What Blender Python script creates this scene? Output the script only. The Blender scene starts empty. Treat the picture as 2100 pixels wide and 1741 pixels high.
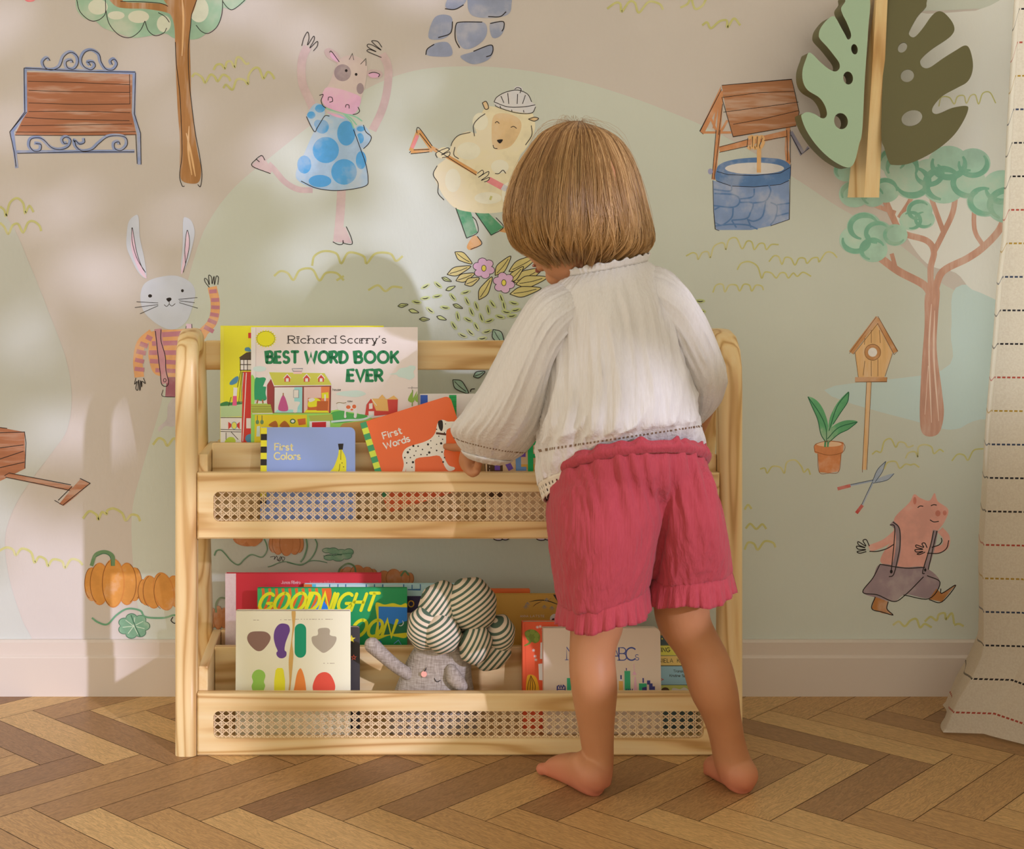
import bpy, bmesh, math, random
from mathutils import Vector, Matrix, noise
from math import sin, cos, pi, radians, sqrt
random.seed(7)
SC = bpy.context.scene
COL = SC.collection
# ------------------------------------------------------------------ camera
F = 2850.0; VX, VY = 720.0, 570.0; CH = 0.70      # focal length in px (2100 wide), optical axis, eye height
DW = 2.339                                        # camera to back wall
cam = bpy.data.cameras.new('camera'); camo = bpy.data.objects.new('camera', cam); COL.objects.link(camo)
camo.location = (0, 0, CH); camo.rotation_euler = (pi/2, 0, 0)
cam.sensor_width = 36.0; cam.lens = F/2100*36
cam.shift_x = (1050-VX)/2100; cam.shift_y = -(870.5-VY)/2100
cam.clip_start = 0.05; cam.clip_end = 100
SC.camera = camo
# ------------------------------------------------------------------ colour management, world, sun
vs = SC.view_settings
vs.view_transform = 'Standard'; vs.look = 'None'; vs.gamma = 1; vs.use_curve_mapping = False
vs.exposure = 0.0
SUN = Vector((-0.64, 1.0, -0.385)).normalized()
W = bpy.data.worlds.new('sky'); SC.world = W; W.use_nodes = True
nt = W.node_tree; nt.nodes.clear()
wo = nt.nodes.new('ShaderNodeOutputWorld'); wb = nt.nodes.new('ShaderNodeBackground')
tc = nt.nodes.new('ShaderNodeTexCoord'); sx = nt.nodes.new('ShaderNodeSeparateXYZ')
rp = nt.nodes.new('ShaderNodeValToRGB'); mr = nt.nodes.new('ShaderNodeMapRange')
nt.links.new(tc.outputs['Generated'], sx.inputs[0]); nt.links.new(sx.outputs['X'], mr.inputs['Value'])
mr.inputs['From Min'].default_value = -1; mr.inputs['From Max'].default_value = 1
e_ = rp.color_ramp.elements; e_.new(.5); e_.new(.6)       # warm room light from the left and front, cool daylight low from the right
for i_, (p_, c_) in enumerate(((.25, (.94, .84, .68, 1)), (.55, (1.0, .93, .77, 1)), (.84, (1.0, .99, .92, 1)), (.97, (2.3, 2.5, 2.7, 1)))):
    e_[i_].position = p_; e_[i_].color = c_
nt.links.new(mr.outputs[0], rp.inputs[0]); nt.links.new(rp.outputs[0], wb.inputs['Color'])
wb.inputs['Strength'].default_value = 1.60
nt.links.new(wb.outputs[0], wo.inputs[0])
sun = bpy.data.lights.new('sun', 'SUN'); suno = bpy.data.objects.new('sun', sun); COL.objects.link(suno)
suno.rotation_euler = (-SUN).to_track_quat('Z', 'Y').to_euler(); suno.location = (4, -5, 4)
sun.energy = 2.1; sun.angle = radians(1.1); sun.color = (0.77, 0.75, 0.98)
SC.cycles.use_denoising = True
SC.cycles.max_bounces = 8; SC.cycles.transparent_max_bounces = 12

# ------------------------------------------------------------------ helpers
def K(px, py, d):                                  # photo measurement -> metres, at depth d
    return Vector(((px-VX)*d/F, d, CH-(py-VY)*d/F))
def lin(c): return c/12.92 if c <= .04045 else ((c+.055)/1.055)**2.4
def rgb(h): return [lin(int(h[i:i+2], 16)/255) for i in (0, 2, 4)]
def alb(h, k=1.0):                                 # photographed tone -> paint colour (divides out the room's warm light)
    r, g, b = rgb(h)
    return (min(.93, r/.60*k), min(.93, g/.56*k), min(.93, b/.49*k), 1)
MC = {}
def bsdf(name):
    m = bpy.data.materials.new(name); m.use_nodes = True
    t = m.node_tree; p = t.nodes['Principled BSDF']
    return m, t, p
def N(t, kind, **kw):
    n = t.nodes.new('ShaderNode'+kind)
    for k, v in kw.items():
        if k in n.inputs: n.inputs[k].default_value = v
        else: setattr(n, k, v)
    return n
def ramp(t, src, stops):
    r = N(t, 'ValToRGB'); e = r.color_ramp.elements
    while len(e) < len(stops): e.new(.5)
    for i, (p, c) in enumerate(stops): e[i].position = p; e[i].color = c
    t.links.new(src, r.inputs[0]); return r.outputs[0]
def bump(t, p, h, s, d=.002):
    b = N(t, 'Bump'); b.inputs['Strength'].default_value = s; b.inputs['Distance'].default_value = d
    t.links.new(h, b.inputs['Height']); t.links.new(b.outputs[0], p.inputs['Normal'])
def mul(c, k): return (min(1, c[0]*k), min(1, c[1]*k), min(1, c[2]*k), 1)
def plain(h, rough=.6, spec=.3, raw=None):
    key = ('p', h, rough, spec, raw)
    if key not in MC:
        m, t, p = bsdf('paint_'+str(h)); p.inputs['Base Color'].default_value = raw or alb(h)
        p.inputs['Roughness'].default_value = rough; p.inputs['Specular IOR Level'].default_value = spec
        MC[key] = m
    return MC[key]
def wash(h, var=.22, sc=22, stretch=(1, 1, 1), rough=.85, k=1.0):  # watercolour wash
    key = ('w', h, var, sc, stretch, k)
    if key not in MC:
        m, t, p = bsdf('wash_'+h); c = alb(h, k)
        co = N(t, 'TexCoord'); mp = N(t, 'Mapping'); mp.inputs['Scale'].default_value = stretch
        t.links.new(co.outputs['Object'], mp.inputs[0])
        nz = N(t, 'TexNoise', Scale=float(sc), Detail=4.0, Roughness=.6); t.links.new(mp.outputs[0], nz.inputs['Vector'])
        light = tuple(min(.93, c[i]*(1-var)+(.80, .75, .68)[i]*var+.03) for i in range(3))+(1,)
        t.links.new(ramp(t, nz.outputs[0], [(.36, mul(c, 1-var*.45)), (.5, c), (.64, light)]), p.inputs['Base Color'])
        p.inputs['Roughness'].default_value = rough; p.inputs['Specular IOR Level'].default_value = .15
        MC[key] = m
    return MC[key]
def ink(h='2a2523'): return plain(h, .8, .1)
def pine(axis, tone=1.0, rings=11.0, sca=11.0):
    key = ('pine', axis, tone, rings, sca)
    if key in MC: return MC[key]
    m, t, p = bsdf('pine_'+axis)
    co = N(t, 'TexCoord'); oi = N(t, 'ObjectInfo'); mp = N(t, 'Mapping')
    s = {'x': (.055, 1, 1), 'y': (1, .07, 1), 'z': (1, 1, .085)}[axis]
    mp.inputs['Scale'].default_value = s
    t.links.new(co.outputs['Object'], mp.inputs[0])
    sc = N(t, 'VectorMath', operation='SCALE'); cb = N(t, 'CombineXYZ')
    for i in range(3): t.links.new(oi.outputs['Random'], cb.inputs[i])
    t.links.new(cb.outputs[0], sc.inputs[0]); sc.inputs['Scale'].default_value = 9.0
    t.links.new(sc.outputs[0], mp.inputs['Location'])
    n1 = N(t, 'TexNoise', Scale=sca, Detail=1.5, Roughness=.4); t.links.new(mp.outputs[0], n1.inputs['Vector'])
    m1 = N(t, 'Math', operation='MULTIPLY'); m1.inputs[1].default_value = rings*2*pi; t.links.new(n1.outputs[0], m1.inputs[0])
    sn = N(t, 'Math', operation='SINE'); t.links.new(m1.outputs[0], sn.inputs[0])
    ma = N(t, 'MapRange'); t.links.new(sn.outputs[0], ma.inputs[0]); ma.inputs[1].default_value = -1
    base = ramp(t, ma.outputs[0], [(0.0, mul((.88, .68, .37, 1), tone)), (.58, mul((.85, .63, .315, 1), tone)), (.88, mul((.75, .51, .235, 1), tone)), (1.0, mul((.60, .36, .135, 1), tone))])
    n2 = N(t, 'TexNoise', Scale=160.0, Detail=2.0); t.links.new(mp.outputs[0], n2.inputs['Vector'])
    mx = N(t, 'MixRGB', blend_type='OVERLAY'); mx.inputs[0].default_value = .22
    t.links.new(base, mx.inputs[1]); t.links.new(n2.outputs[0], mx.inputs[2]); t.links.new(mx.outputs[0], p.inputs['Base Color'])
    p.inputs['Roughness'].default_value = .38; p.inputs['Specular IOR Level'].default_value = .4
    MC[key] = m; return m

def obj(name, verts, faces, mats, parent=None, midx=None, smooth=False, label=None):
    """links ONE mesh object; verts in world coordinates"""
    me = bpy.data.meshes.new(name)
    off = Vector(parent['_w']) if parent is not None and '_w' in parent else Vector()
    me.from_pydata([tuple(Vector(v)-off) for v in verts], [], faces)
    for m in (mats if isinstance(mats, (list, tuple)) else [mats]): me.materials.append(m)
    if midx: me.polygons.foreach_set('material_index', midx)
    if smooth: me.polygons.foreach_set('use_smooth', [True]*len(me.polygons))
    me.update()
    o = bpy.data.objects.new(name, me); COL.objects.link(o)
    if parent is not None: o.parent = parent; o['_w'] = tuple(off)
    if label: o['label'] = label
    return o
ROOTS = []
def thing(name, label, cat, loc, group=None):
    o = bpy.data.objects.new(name, None); COL.objects.link(o); o.empty_display_size = .05
    o.location = loc; o['_w'] = tuple(loc); o['label'] = label; o['category'] = cat
    if group: o['group'] = group
    ROOTS.append(o)
    return o
def tag(o, label, cat, group=None):
    o['label'] = label; o['category'] = cat
    if group: o['group'] = group
    return o
def struct(o): o['kind'] = 'structure'; return o
class MB:
    def __init__(s): s.v = []; s.f = []; s.m = []; s.mats = []
    def mi(s, mat):
        if mat not in s.mats: s.mats.append(mat)
        return s.mats.index(mat)
    def add(s, vs, fs, mat):
        b = len(s.v); k = s.mi(mat); s.v += [Vector(v) for v in vs]
        for f in fs: s.f.append([b+i for i in f]); s.m.append(k)
    def box(s, lo, hi, mat, bev=0.0):
        bm = bmesh.new(); bmesh.ops.create_cube(bm, size=1)
        for v in bm.verts:
            v.co = Vector([(lo[i]+hi[i])/2 + v.co[i]*(hi[i]-lo[i]) for i in range(3)])
        if bev: bmesh.ops.bevel(bm, geom=bm.edges[:], offset=bev, segments=2, affect='EDGES', profile=.5)
        s.bm(bm, mat)
    def bm(s, bm, mat):
        bm.verts.index_update()
        s.add([v.co.copy() for v in bm.verts], [[v.index for v in f.verts] for f in bm.faces], mat); bm.free()
    def sphere(s, c, r, mat, seg=16, rot=None):
        bm = bmesh.new(); bmesh.ops.create_uvsphere(bm, u_segments=seg, v_segments=seg//2+2, radius=1)
        r = Vector((r, r, r)) if not hasattr(r, '__len__') else Vector(r)
        for v in bm.verts:
            q = Vector((v.co.x*r.x, v.co.y*r.y, v.co.z*r.z))
            if rot is not None: q = rot @ q
            v.co = q+Vector(c)
        s.bm(bm, mat)
    def prism(s, pts, d0, d1, mat, mat_side=None):     # pts: closed list of 3D points (front); extruded by vector d1, started at d0
        n = len(pts); a = [Vector(p)+d0 for p in pts]; b = [p+d1 for p in a]
        s.add(a, [list(range(n))], mat); s.add(b, [list(range(n-1, -1, -1))], mat_side or mat)
        s.add(a+b, [[i, i+n, (i+1) % n+n, (i+1) % n] for i in range(n)], mat_side or mat)
    def build(s, name, parent=None, smooth=False, label=None):
        return obj(name, s.v, s.f, s.mats, parent, s.m, smooth, label)
def pl(t): return [tuple(float(q) for q in w.split(',')) for w in t.split()]
def cat(pts, closed=False, n=6):
    pts = [Vector(p) for p in pts]; L = len(pts); out = []
    if L < 3: return pts
    rng = range(L) if closed else range(L-1)
    for i in rng:
        p0 = pts[(i-1) % L] if closed or i > 0 else pts[0]*2-pts[1]
        p1 = pts[i]; p2 = pts[(i+1) % L]
        p3 = pts[(i+2) % L] if closed or i+2 < L else pts[-1]*2-pts[-2]
        for k in range(n):
            t = k/n; t2 = t*t; t3 = t2*t
            out.append(.5*((2*p1)+(p2-p0)*t+(2*p0-5*p1+4*p2-p3)*t2+(3*p1-p0-3*p2+p3)*t3))
    if not closed: out.append(pts[-1])
    return out
def arc(cx, cy, rx, ry, a0, a1, n=10):
    return [(cx+rx*cos(radians(a0+(a1-a0)*i/n)), cy+ry*sin(radians(a0+(a1-a0)*i/n))) for i in range(n+1)]
class Art(MB):
    """flat printed shapes laid in thin layers on a surface; fmap(x, y, layer) -> point"""
    def __init__(s, fmap, v=(0, 0, 1)):
        super().__init__(); s.fm = fmap; s.lay = 0; s.clip = None; s.view(*v)
    def view(s, ox, oy, sc): s.o = (ox, oy, sc); return s
    def T(s, p): return Vector((s.o[0]+p[0]/s.o[2], s.o[1]+p[1]/s.o[2]))
    def fill(s, pts, mat, sm=True, n=5):
        if isinstance(pts, str): pts = pl(pts)
        q = [s.T(p) for p in pts]
        if sm: q = cat(q, True, n)
        s.lay += 1
        ar = sum(q[i].x*q[(i+1) % len(q)].y-q[(i+1) % len(q)].x*q[i].y for i in range(len(q)))
        if ar > 0: q.reverse()
        q = s.cut(q)
        if len(q) < 3: return
        s.add([s.fm(p.x, p.y, s.lay) for p in q], [list(range(len(q)))], mat)
    def cut(s, q):
        if not s.clip: return q
        x0, y0, x1, y1 = s.clip
        for ax, lim, sg in ((0, x0, 1), (0, x1, -1), (1, y0, 1), (1, y1, -1)):
            out = []
            for i in range(len(q)):
                a, b = q[i-1], q[i]; da, db = (a[ax]-lim)*sg, (b[ax]-lim)*sg
                if (da >= 0) != (db >= 0): out.append(a+(b-a)*(da/(da-db)))
                if db >= 0: out.append(b)
            q = out
            if not q: break
        return q
    def ell(s, cx, cy, rx, ry, mat, rot=0, n=28):
        c, sn = cos(radians(rot)), sin(radians(rot))
        s.fill([(cx+rx*cos(2*pi*i/n)*c-ry*sin(2*pi*i/n)*sn, cy+rx*cos(2*pi*i/n)*sn+ry*sin(2*pi*i/n)*c) for i in range(n)], mat, False)
    def line(s, pts, w, mat, sm=True, taper=False, bump=True, cap=False):
        if isinstance(pts, str): pts = pl(pts)
        q = [s.T(p) for p in pts]; w = w/s.o[2]
        if sm: q = cat(q, False, 6)
        if bump: s.lay += 1
        L = len(q); vs = []
        if cap:
            d0 = (q[0]-q[1]).normalized()*w*.35; d1 = (q[-1]-q[-2]).normalized()*w*.35
            q = [q[0]+d0]+q+[q[-1]+d1]; L += 2
        for i in range(L):
            d = q[min(i+1, L-1)]-q[max(i-1, 0)]
            if d.length < 1e-9: d = Vector((1, 0))
            d.normalize(); nn = Vector((-d.y, d.x))
            if 0 < i < L-1:
                d2 = (q[i+1]-q[i])
                if d2.length > 1e-9: nn = nn/max(.55, abs(nn.dot(Vector((-d2.y, d2.x)).normalized())))
            ww = w/2
            if taper:
                e = min(i, L-1-i)/max(1, L*.25); ww *= min(1, .35+.65*e)
            if cap and i in (0, L-1): ww *= .45
            vs += [q[i]+nn*ww, q[i]-nn*ww]
        if s.clip and any(not (s.clip[0] <= p.x <= s.clip[2] and s.clip[1] <= p.y <= s.clip[3]) for p in vs):
            for i in range(L-1):
                c = s.cut([vs[2*i], vs[2*i+1], vs[2*i+3], vs[2*i+2]])
                if len(c) > 2: s.add([s.fm(p.x, p.y, s.lay) for p in c], [list(range(len(c)))], mat)
            return
        s.add([s.fm(p.x, p.y, s.lay) for p in vs], [[2*i, 2*i+1, 2*i+3, 2*i+2] for i in range(L-1)], mat)
def wallmap(x, y, l):
    p = K(x, y, DW); p.y = DW-.0003-.000009*l; return p
# ---- loft of elliptic sections ------------------------------------------------
def crom(vals, t):
    L = len(vals)-1; x = max(0.0, min(1.0, t))*L; i = min(int(x), L-1); f = x-i
    p0 = vals[max(i-1, 0)]; p1 = vals[i]; p2 = vals[i+1]; p3 = vals[min(i+2, L)]
    return .5*((2*p1)+(p2-p0)*f+(2*p0-5*p1+4*p2-p3)*f*f+(3*p1-p0-3*p2+p3)*f*f*f)
def lpt(keys, t, th, sq=2.0):
    c = crom([k[0] for k in keys], t); a = crom([k[1] for k in keys], t); b = crom([k[2] for k in keys], t)
    cc, ss = cos(th), sin(th)
    if sq != 2.0:
        cc = math.copysign(abs(cc)**(2/sq), cc); ss = math.copysign(abs(ss)**(2/sq), ss)
    return c, a*cc+b*ss
def loft(mb, keys, mat, rings=40, seg=48, wr=None, caps=True, sq=2.0):
    vs = []; fs = []
    for i in range(rings+1):
        t = i/rings
        for j in range(seg):
            th = 2*pi*j/seg; c, r = lpt(keys, t, th, sq)
            k = wr(th, t) if wr else 1.0
            vs.append(c+r*k)
    for i in range(rings):
        for j in range(seg):
            fs.append([i*seg+j, i*seg+(j+1) % seg, (i+1)*seg+(j+1) % seg, (i+1)*seg+j])
    if caps:
        fs.append(list(range(seg-1, -1, -1))); fs.append([rings*seg+j for j in range(seg)])
    mb.add(vs, fs, mat)
def pair(l, r, d, dh, dz=0.0, dr=None):            # section from its left and right outline points (photo px) at depth d
    a = K(l[0], l[1], d); b = K(r[0], r[1], dr if dr else d)
    return ((a+b)/2, (b-a)/2, Vector((0, dh, dz)))
def tube(mb, pts, rad, mat, seg=12, rings=None, sq=1.0):
    P = [Vector(p) for p in pts]; keys = []
    # rounded ends
    d0 = (P[0]-P[1]).normalized(); d1 = (P[-1]-P[-2]).normalized()
    up = None
    for i, p in enumerate(P):
        d = (P[min(i+1, len(P)-1)]-P[max(i-1, 0)]).normalized()
        if up is None: up = Vector((0, 0, 1)) if abs(d.z) < .85 else Vector((0, 1, 0))
        u = d.cross(up).normalized(); v = u.cross(d).normalized(); up = v
        keys.append((p, u*rad[i], v*rad[i]*sq))
    n = rings or max(6, 5*(len(P)-1)); R = [[lpt(keys, i/n, 2*pi*j/seg) for j in range(seg)] for i in range(n+1)]
    vs = []; rows = []
    for q, s in ((.35, .92), (.75, .62), (.95, .25)): rows.insert(0, [R[0][j][0]+d0*rad[0]*q+R[0][j][1]*s for j in range(seg)])
    rows += [[c+r for c, r in row] for row in R]
    for q, s in ((.35, .92), (.75, .62), (.95, .25)): rows.append([R[-1][j][0]+d1*rad[-1]*q+R[-1][j][1]*s for j in range(seg)])
    for r in rows: vs += r
    m = len(rows); fs = [[i*seg+j, i*seg+(j+1) % seg, (i+1)*seg+(j+1) % seg, (i+1)*seg+j] for i in range(m-1) for j in range(seg)]
    fs.append(list(range(seg-1, -1, -1))); fs.append([(m-1)*seg+j for j in range(seg)])
    mb.add(vs, fs, mat)
def bake(o, mods):                                  # apply modifiers to a mesh object
    for kind, kw in mods:
        md = o.modifiers.new(kind.lower(), kind)
        for k, v in kw.items(): setattr(md, k, v)
    dg = bpy.context.evaluated_depsgraph_get(); dg.update()
    me = bpy.data.meshes.new_from_object(o.evaluated_get(dg)); o.modifiers.clear(); old = o.data; o.data = me
    bpy.data.meshes.remove(old); me.name = o.name
    return o
# ---- stroke lettering -----------------------------------------------------------
GL = {
'A': (.78, [[(0, 0), (.39, 1), (.78, 0)], [(.14, .33), (.64, .33)]]),
'B': (.62, [[(0, 0), (0, 1), (.3, 1)]+arc(.3, .765, .25, .235, 90, -90)+[(0, .53)], [(.3, .53)]+arc(.33, .265, .29, .265, 90, -90)+[(0, 0)]]),
'C': (.75, [arc(.45, .5, .45, .5, 48, 312, 18)]),
'D': (.72, [[(0, 0), (0, 1), (.22, 1)]+arc(.22, .5, .5, .5, 90, -90, 14)+[(0, 0)]]),
'E': (.52, [[(.52, 1), (0, 1), (0, 0), (.52, 0)], [(0, .52), (.45, .52)]]),
'F': (.5, [[(.5, 1), (0, 1), (0, 0)], [(0, .52), (.42, .52)]]),
'G': (.8, [arc(.45, .5, .45, .5, 48, 340, 18)+[(.87, .42), (.5, .42)]]),
'H': (.68, [[(0, 0), (0, 1)], [(.68, 0), (.68, 1)], [(0, .5), (.68, .5)]]),
'I': (.05, [[(0, 0), (0, 1)]]),
'J': (.45, [[(.45, 1), (.45, .25)]+arc(.23, .22, .22, .22, 0, -170)]),
'K': (.62, [[(0, 0), (0, 1)], [(.6, 1), (0, .42)], [(.2, .6), (.62, 0)]]),
'L': (.5, [[(0, 1), (0, 0), (.5, 0)]]),
'M': (.85, [[(0, 0), (.06, 1), (.42, .25), (.79, 1), (.85, 0)]]),
'N': (.68, [[(0, 0), (0, 1), (.68, 0), (.68, 1)]]),
'O': (.92, [arc(.46, .5, .46, .5, 90, 450, 26)]),
'P': (.6, [[(0, 0), (0, 1), (.3, 1)]+arc(.3, .74, .28, .26, 90, -90)+[(0, .48)]]),
'R': (.66, [[(0, 0), (0, 1), (.3, 1)]+arc(.3, .74, .27, .26, 90, -90)+[(0, .48)], [(.26, .48), (.62, 0)]]),
'S': (.58, [arc(.3, .75, .25, .25, 35, 270, 12)+arc(.29, .25, .28, .25, 90, -145, 12)[1:]]),
'T': (.66, [[(0, 1), (.66, 1)], [(.33, 1), (.33, 0)]]),
'U': (.66, [[(0, 1), (0, .33)]+arc(.33, .33, .33, .33, 180, 360)+[(.66, 1)]]),
'V': (.74, [[(0, 1), (.37, 0), (.74, 1)]]),
'W': (1.1, [[(0, 1), (.28, 0), (.55, .8), (.82, 0), (1.1, 1)]]),
'Y': (.7, [[(0, 1), (.35, .5), (.7, 1)], [(.35, .5), (.35, 0)]]),
'a': (.5, [arc(.25, .32, .25, .32, 70, 290, 12), [(.5, .64), (.5, 0)]]),
'b': (.5, [[(0, 1), (0, 0)], arc(.25, .32, .25, .32, 150, -150, 14)]),
'c': (.48, [arc(.28, .32, .28, .32, 50, 310, 12)]),
'd': (.52, [arc(.26, .32, .26, .32, 50, 310, 14), [(.52, 1), (.52, 0)]]),
'e': (.52, [[(.02, .34), (.52, .34)]+arc(.27, .32, .26, .32, 5, 310, 14)]),
'f': (.34, [arc(.34, .8, .2, .2, 80, 180, 6)+[(.14, 0)], [(0, .62), (.34, .62)]]),
'h': (.48, [[(0, 1), (0, 0)], [(0, .4)]+arc(.24, .4, .24, .24, 180, 0)+[(.48, 0)]]),
'i': (.05, [[(0, .64), (0, 0)], [(0, .84), (0, .9)]]),
'j': (.2, [[(.15, .64), (.15, -.15), (0, -.28)], [(.15, .84), (.15, .9)]]),
'k': (.46, [[(0, 1), (0, 0)], [(.42, .64), (0, .25)], [(.15, .38), (.46, 0)]]),
'l': (.05, [[(0, 1), (0, 0)]]),
'm': (.8, [[(0, .64), (0, 0)], [(0, .42)]+arc(.2, .42, .2, .22, 180, 0)+[(.4, 0)], [(.4, .42)]+arc(.6, .42, .2, .22, 180, 0)+[(.8, 0)]]),
'n': (.46, [[(0, .64), (0, 0)], [(0, .4)]+arc(.23, .4, .23, .24, 180, 0)+[(.46, 0)]]),
'o': (.56, [arc(.28, .32, .28, .32, 90, 450, 18)]),
'p': (.5, [[(0, .64), (0, -.3)], arc(.25, .32, .25, .32, 150, -150, 14)]),
'r': (.32, [[(0, .64), (0, 0)], [(0, .38)]+arc(.22, .42, .22, .22, 170, 50, 6)]),
's': (.4, [arc(.2, .475, .18, .165, 35, 270, 8)+arc(.2, .155, .2, .155, 90, -145, 8)[1:]]),
't': (.34, [[(.14, .9), (.14, .12), (.24, 0), (.34, .02)], [(0, .64), (.32, .64)]]),
'u': (.46, [[(0, .64), (0, .24)]+arc(.23, .24, .23, .24, 180, 360)+[(.46, .64)], [(.46, .3), (.46, 0)]]),
'v': (.48, [[(0, .64), (.24, 0), (.48, .64)]]),
'w': (.72, [[(0, .64), (.18, 0), (.36, .56), (.54, 0), (.72, .64)]]),
'y': (.48, [[(0, .64), (.25, 0)], [(.48, .64), (.16, -.3), (.02, -.26)]]),
"'": (.1, [[(.06, 1), (.02, .78)]]), '.': (.05, [[(0, 0), (0, .05)]]), ' ': (.32, []),
}
def text(art, s, x, y, h, w, mat, sp=.16, slant=0.0, serif=False, rot=0.0, sx=1.0, width=None, jit=0):
    """letters with baseline starting at x, y (photo px), cap height h"""
    tot = sum(GL[c][0]+sp for c in s)-sp
    if width: sx = width/(tot*h)
    cx = 0; cr, sr = cos(radians(rot)), sin(radians(rot)); art.lay += 1
    def tr(p):
        u = (p[0]+slant*p[1])*h*sx; v = -p[1]*h
        return (x+u*cr-v*sr, y+u*sr+v*cr)
    for c in s:
        gw, st = GL[c]
        j = random.uniform(-jit, jit)
        for pts in st:
            q = [(cx+p[0], p[1]+j) for p in pts]
            art.line([tr(p) for p in q], w, mat, False, False, False, True)
            if serif and c not in ".'cesC":
                for a, b in ((q[0], q[1]), (q[-1], q[-2])):
                    if abs(a[1]-b[1]) > abs(a[0]-b[0])*.9 and c not in 'sSaC':
                        art.line([tr((a[0]-.14, a[1])), tr((a[0]+.14, a[1]))], w*.75, mat, False, False, False)
        cx += gw+sp
# =================================================================== FLOOR
def floor_mat():
    m, t, p = bsdf('herringbone_oak')
    at = N(t, 'Attribute', attribute_name='tone'); uv = N(t, 'UVMap', uv_map='grain')
    mp = N(t, 'Mapping'); mp.inputs['Scale'].default_value = (1.6, 15, 1); t.links.new(uv.outputs[0], mp.inputs[0])
    n1 = N(t, 'TexNoise', Scale=1.7, Detail=3.0, Roughness=.55, Distortion=.9); t.links.new(mp.outputs[0], n1.inputs['Vector'])
    m1 = N(t, 'Math', operation='MULTIPLY'); m1.inputs[1].default_value = 46; t.links.new(n1.outputs[0], m1.inputs[0])
    sn = N(t, 'Math', operation='SINE'); t.links.new(m1.outputs[0], sn.inputs[0])
    ma = N(t, 'MapRange'); t.links.new(sn.outputs[0], ma.inputs[0]); ma.inputs[1].default_value = -1
    ma.inputs[3].default_value = .76; ma.inputs[4].default_value = 1.08
    mp2 = N(t, 'Mapping'); mp2.inputs['Scale'].default_value = (9, 130, 1); t.links.new(uv.outputs[0], mp2.inputs[0])
    n2 = N(t, 'TexNoise', Scale=2.6, Detail=3.0, Roughness=.6, Distortion=.5); t.links.new(mp2.outputs[0], n2.inputs['Vector'])
    fl = ramp(t, n2.outputs[0], [(.30, (.55, .44, .38, 1)), (.46, (1, 1, 1, 1)), (.6, (1.0, 1.0, 1.0, 1)), (.8, (1.12, 1.10, 1.06, 1))])
    tone = ramp(t, at.outputs['Fac'], [(0, (.29, .155, .072, 1)), (.3, (.43, .245, .10, 1)), (.6, (.58, .35, .14, 1)), (1, (.70, .46, .195, 1))])
    mm = N(t, 'MixRGB', blend_type='MULTIPLY'); mm.inputs[0].default_value = 1; t.links.new(tone, mm.inputs[1]); t.links.new(ma.outputs[0], mm.inputs[2])
    m3 = N(t, 'MixRGB', blend_type='MULTIPLY'); m3.inputs[0].default_value = .85; t.links.new(mm.outputs[0], m3.inputs[1]); t.links.new(fl, m3.inputs[2])
    t.links.new(m3.outputs[0], p.inputs['Base Color'])
    p.inputs['Roughness'].default_value = .42; p.inputs['Specular IOR Level'].default_value = .35
    bump(t, p, n2.outputs[0], .12, .0008)
    return m
def build_floor():
    S = .0918; w = S/sqrt(2); L = 4.5*w; ox, oy = -.378-S, 1.791+L*sqrt(2)
    fm = floor_mat(); gm = plain('3a2a1c', .8, .2)
    vs = [(-3.2, -2.6, -.0012), (3.2, -2.6, -.0012), (3.2, DW+.3, -.0012), (-3.2, DW+.3, -.0012)]; fs = [[0, 1, 2, 3]]; mi = [1]; uvs = [(0, 0)]*4; tones = [0.0]
    g = .00055; r2 = 1/sqrt(2)
    rnd = random.Random(11)
    for k in range(-60, 70):
        for j in range(-12, 14):
            x0 = k*w+j*L; y0 = k*w-j*L
            for (a, b, c, d, hz) in ((x0, x0+L, y0, y0+w, True), (x0+L, x0+L+w, y0+w-L, y0+w, False)):
                q = [(a+g, c+g), (b-g, c+g), (b-g, d-g), (a+g, d-g)]
                pts = [((x+y)*r2+ox, (y-x)*r2+oy) for x, y in q]
                if max(p[1] for p in pts) < .35 or min(p[1] for p in pts) > DW or max(p[0] for p in pts) < -2.2 or min(p[0] for p in pts) > 2.2: continue
                n = len(vs); vs += [(x, y, 0) for x, y in pts]; fs.append([n, n+1, n+2, n+3]); mi.append(0)
                tones.append(rnd.random()**.9); u0 = rnd.random()*40; v0 = rnd.random()*40
                uvs += [((x-a if hz else y-c)+u0, (y-c if hz else x-a)+v0) for x, y in q]
    o = struct(obj('floor', vs, fs, [fm, gm], None, mi))
    at = o.data.attributes.new('tone', 'FLOAT', 'FACE'); at.data.foreach_set('value', tones)
    uv = o.data.uv_layers.new(name='grain'); flat = []
    for f in fs:
        for i in f: flat += [uvs[i][0]*6, uvs[i][1]*6]
    uv.data.foreach_set('uv', flat)
build_floor()
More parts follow.
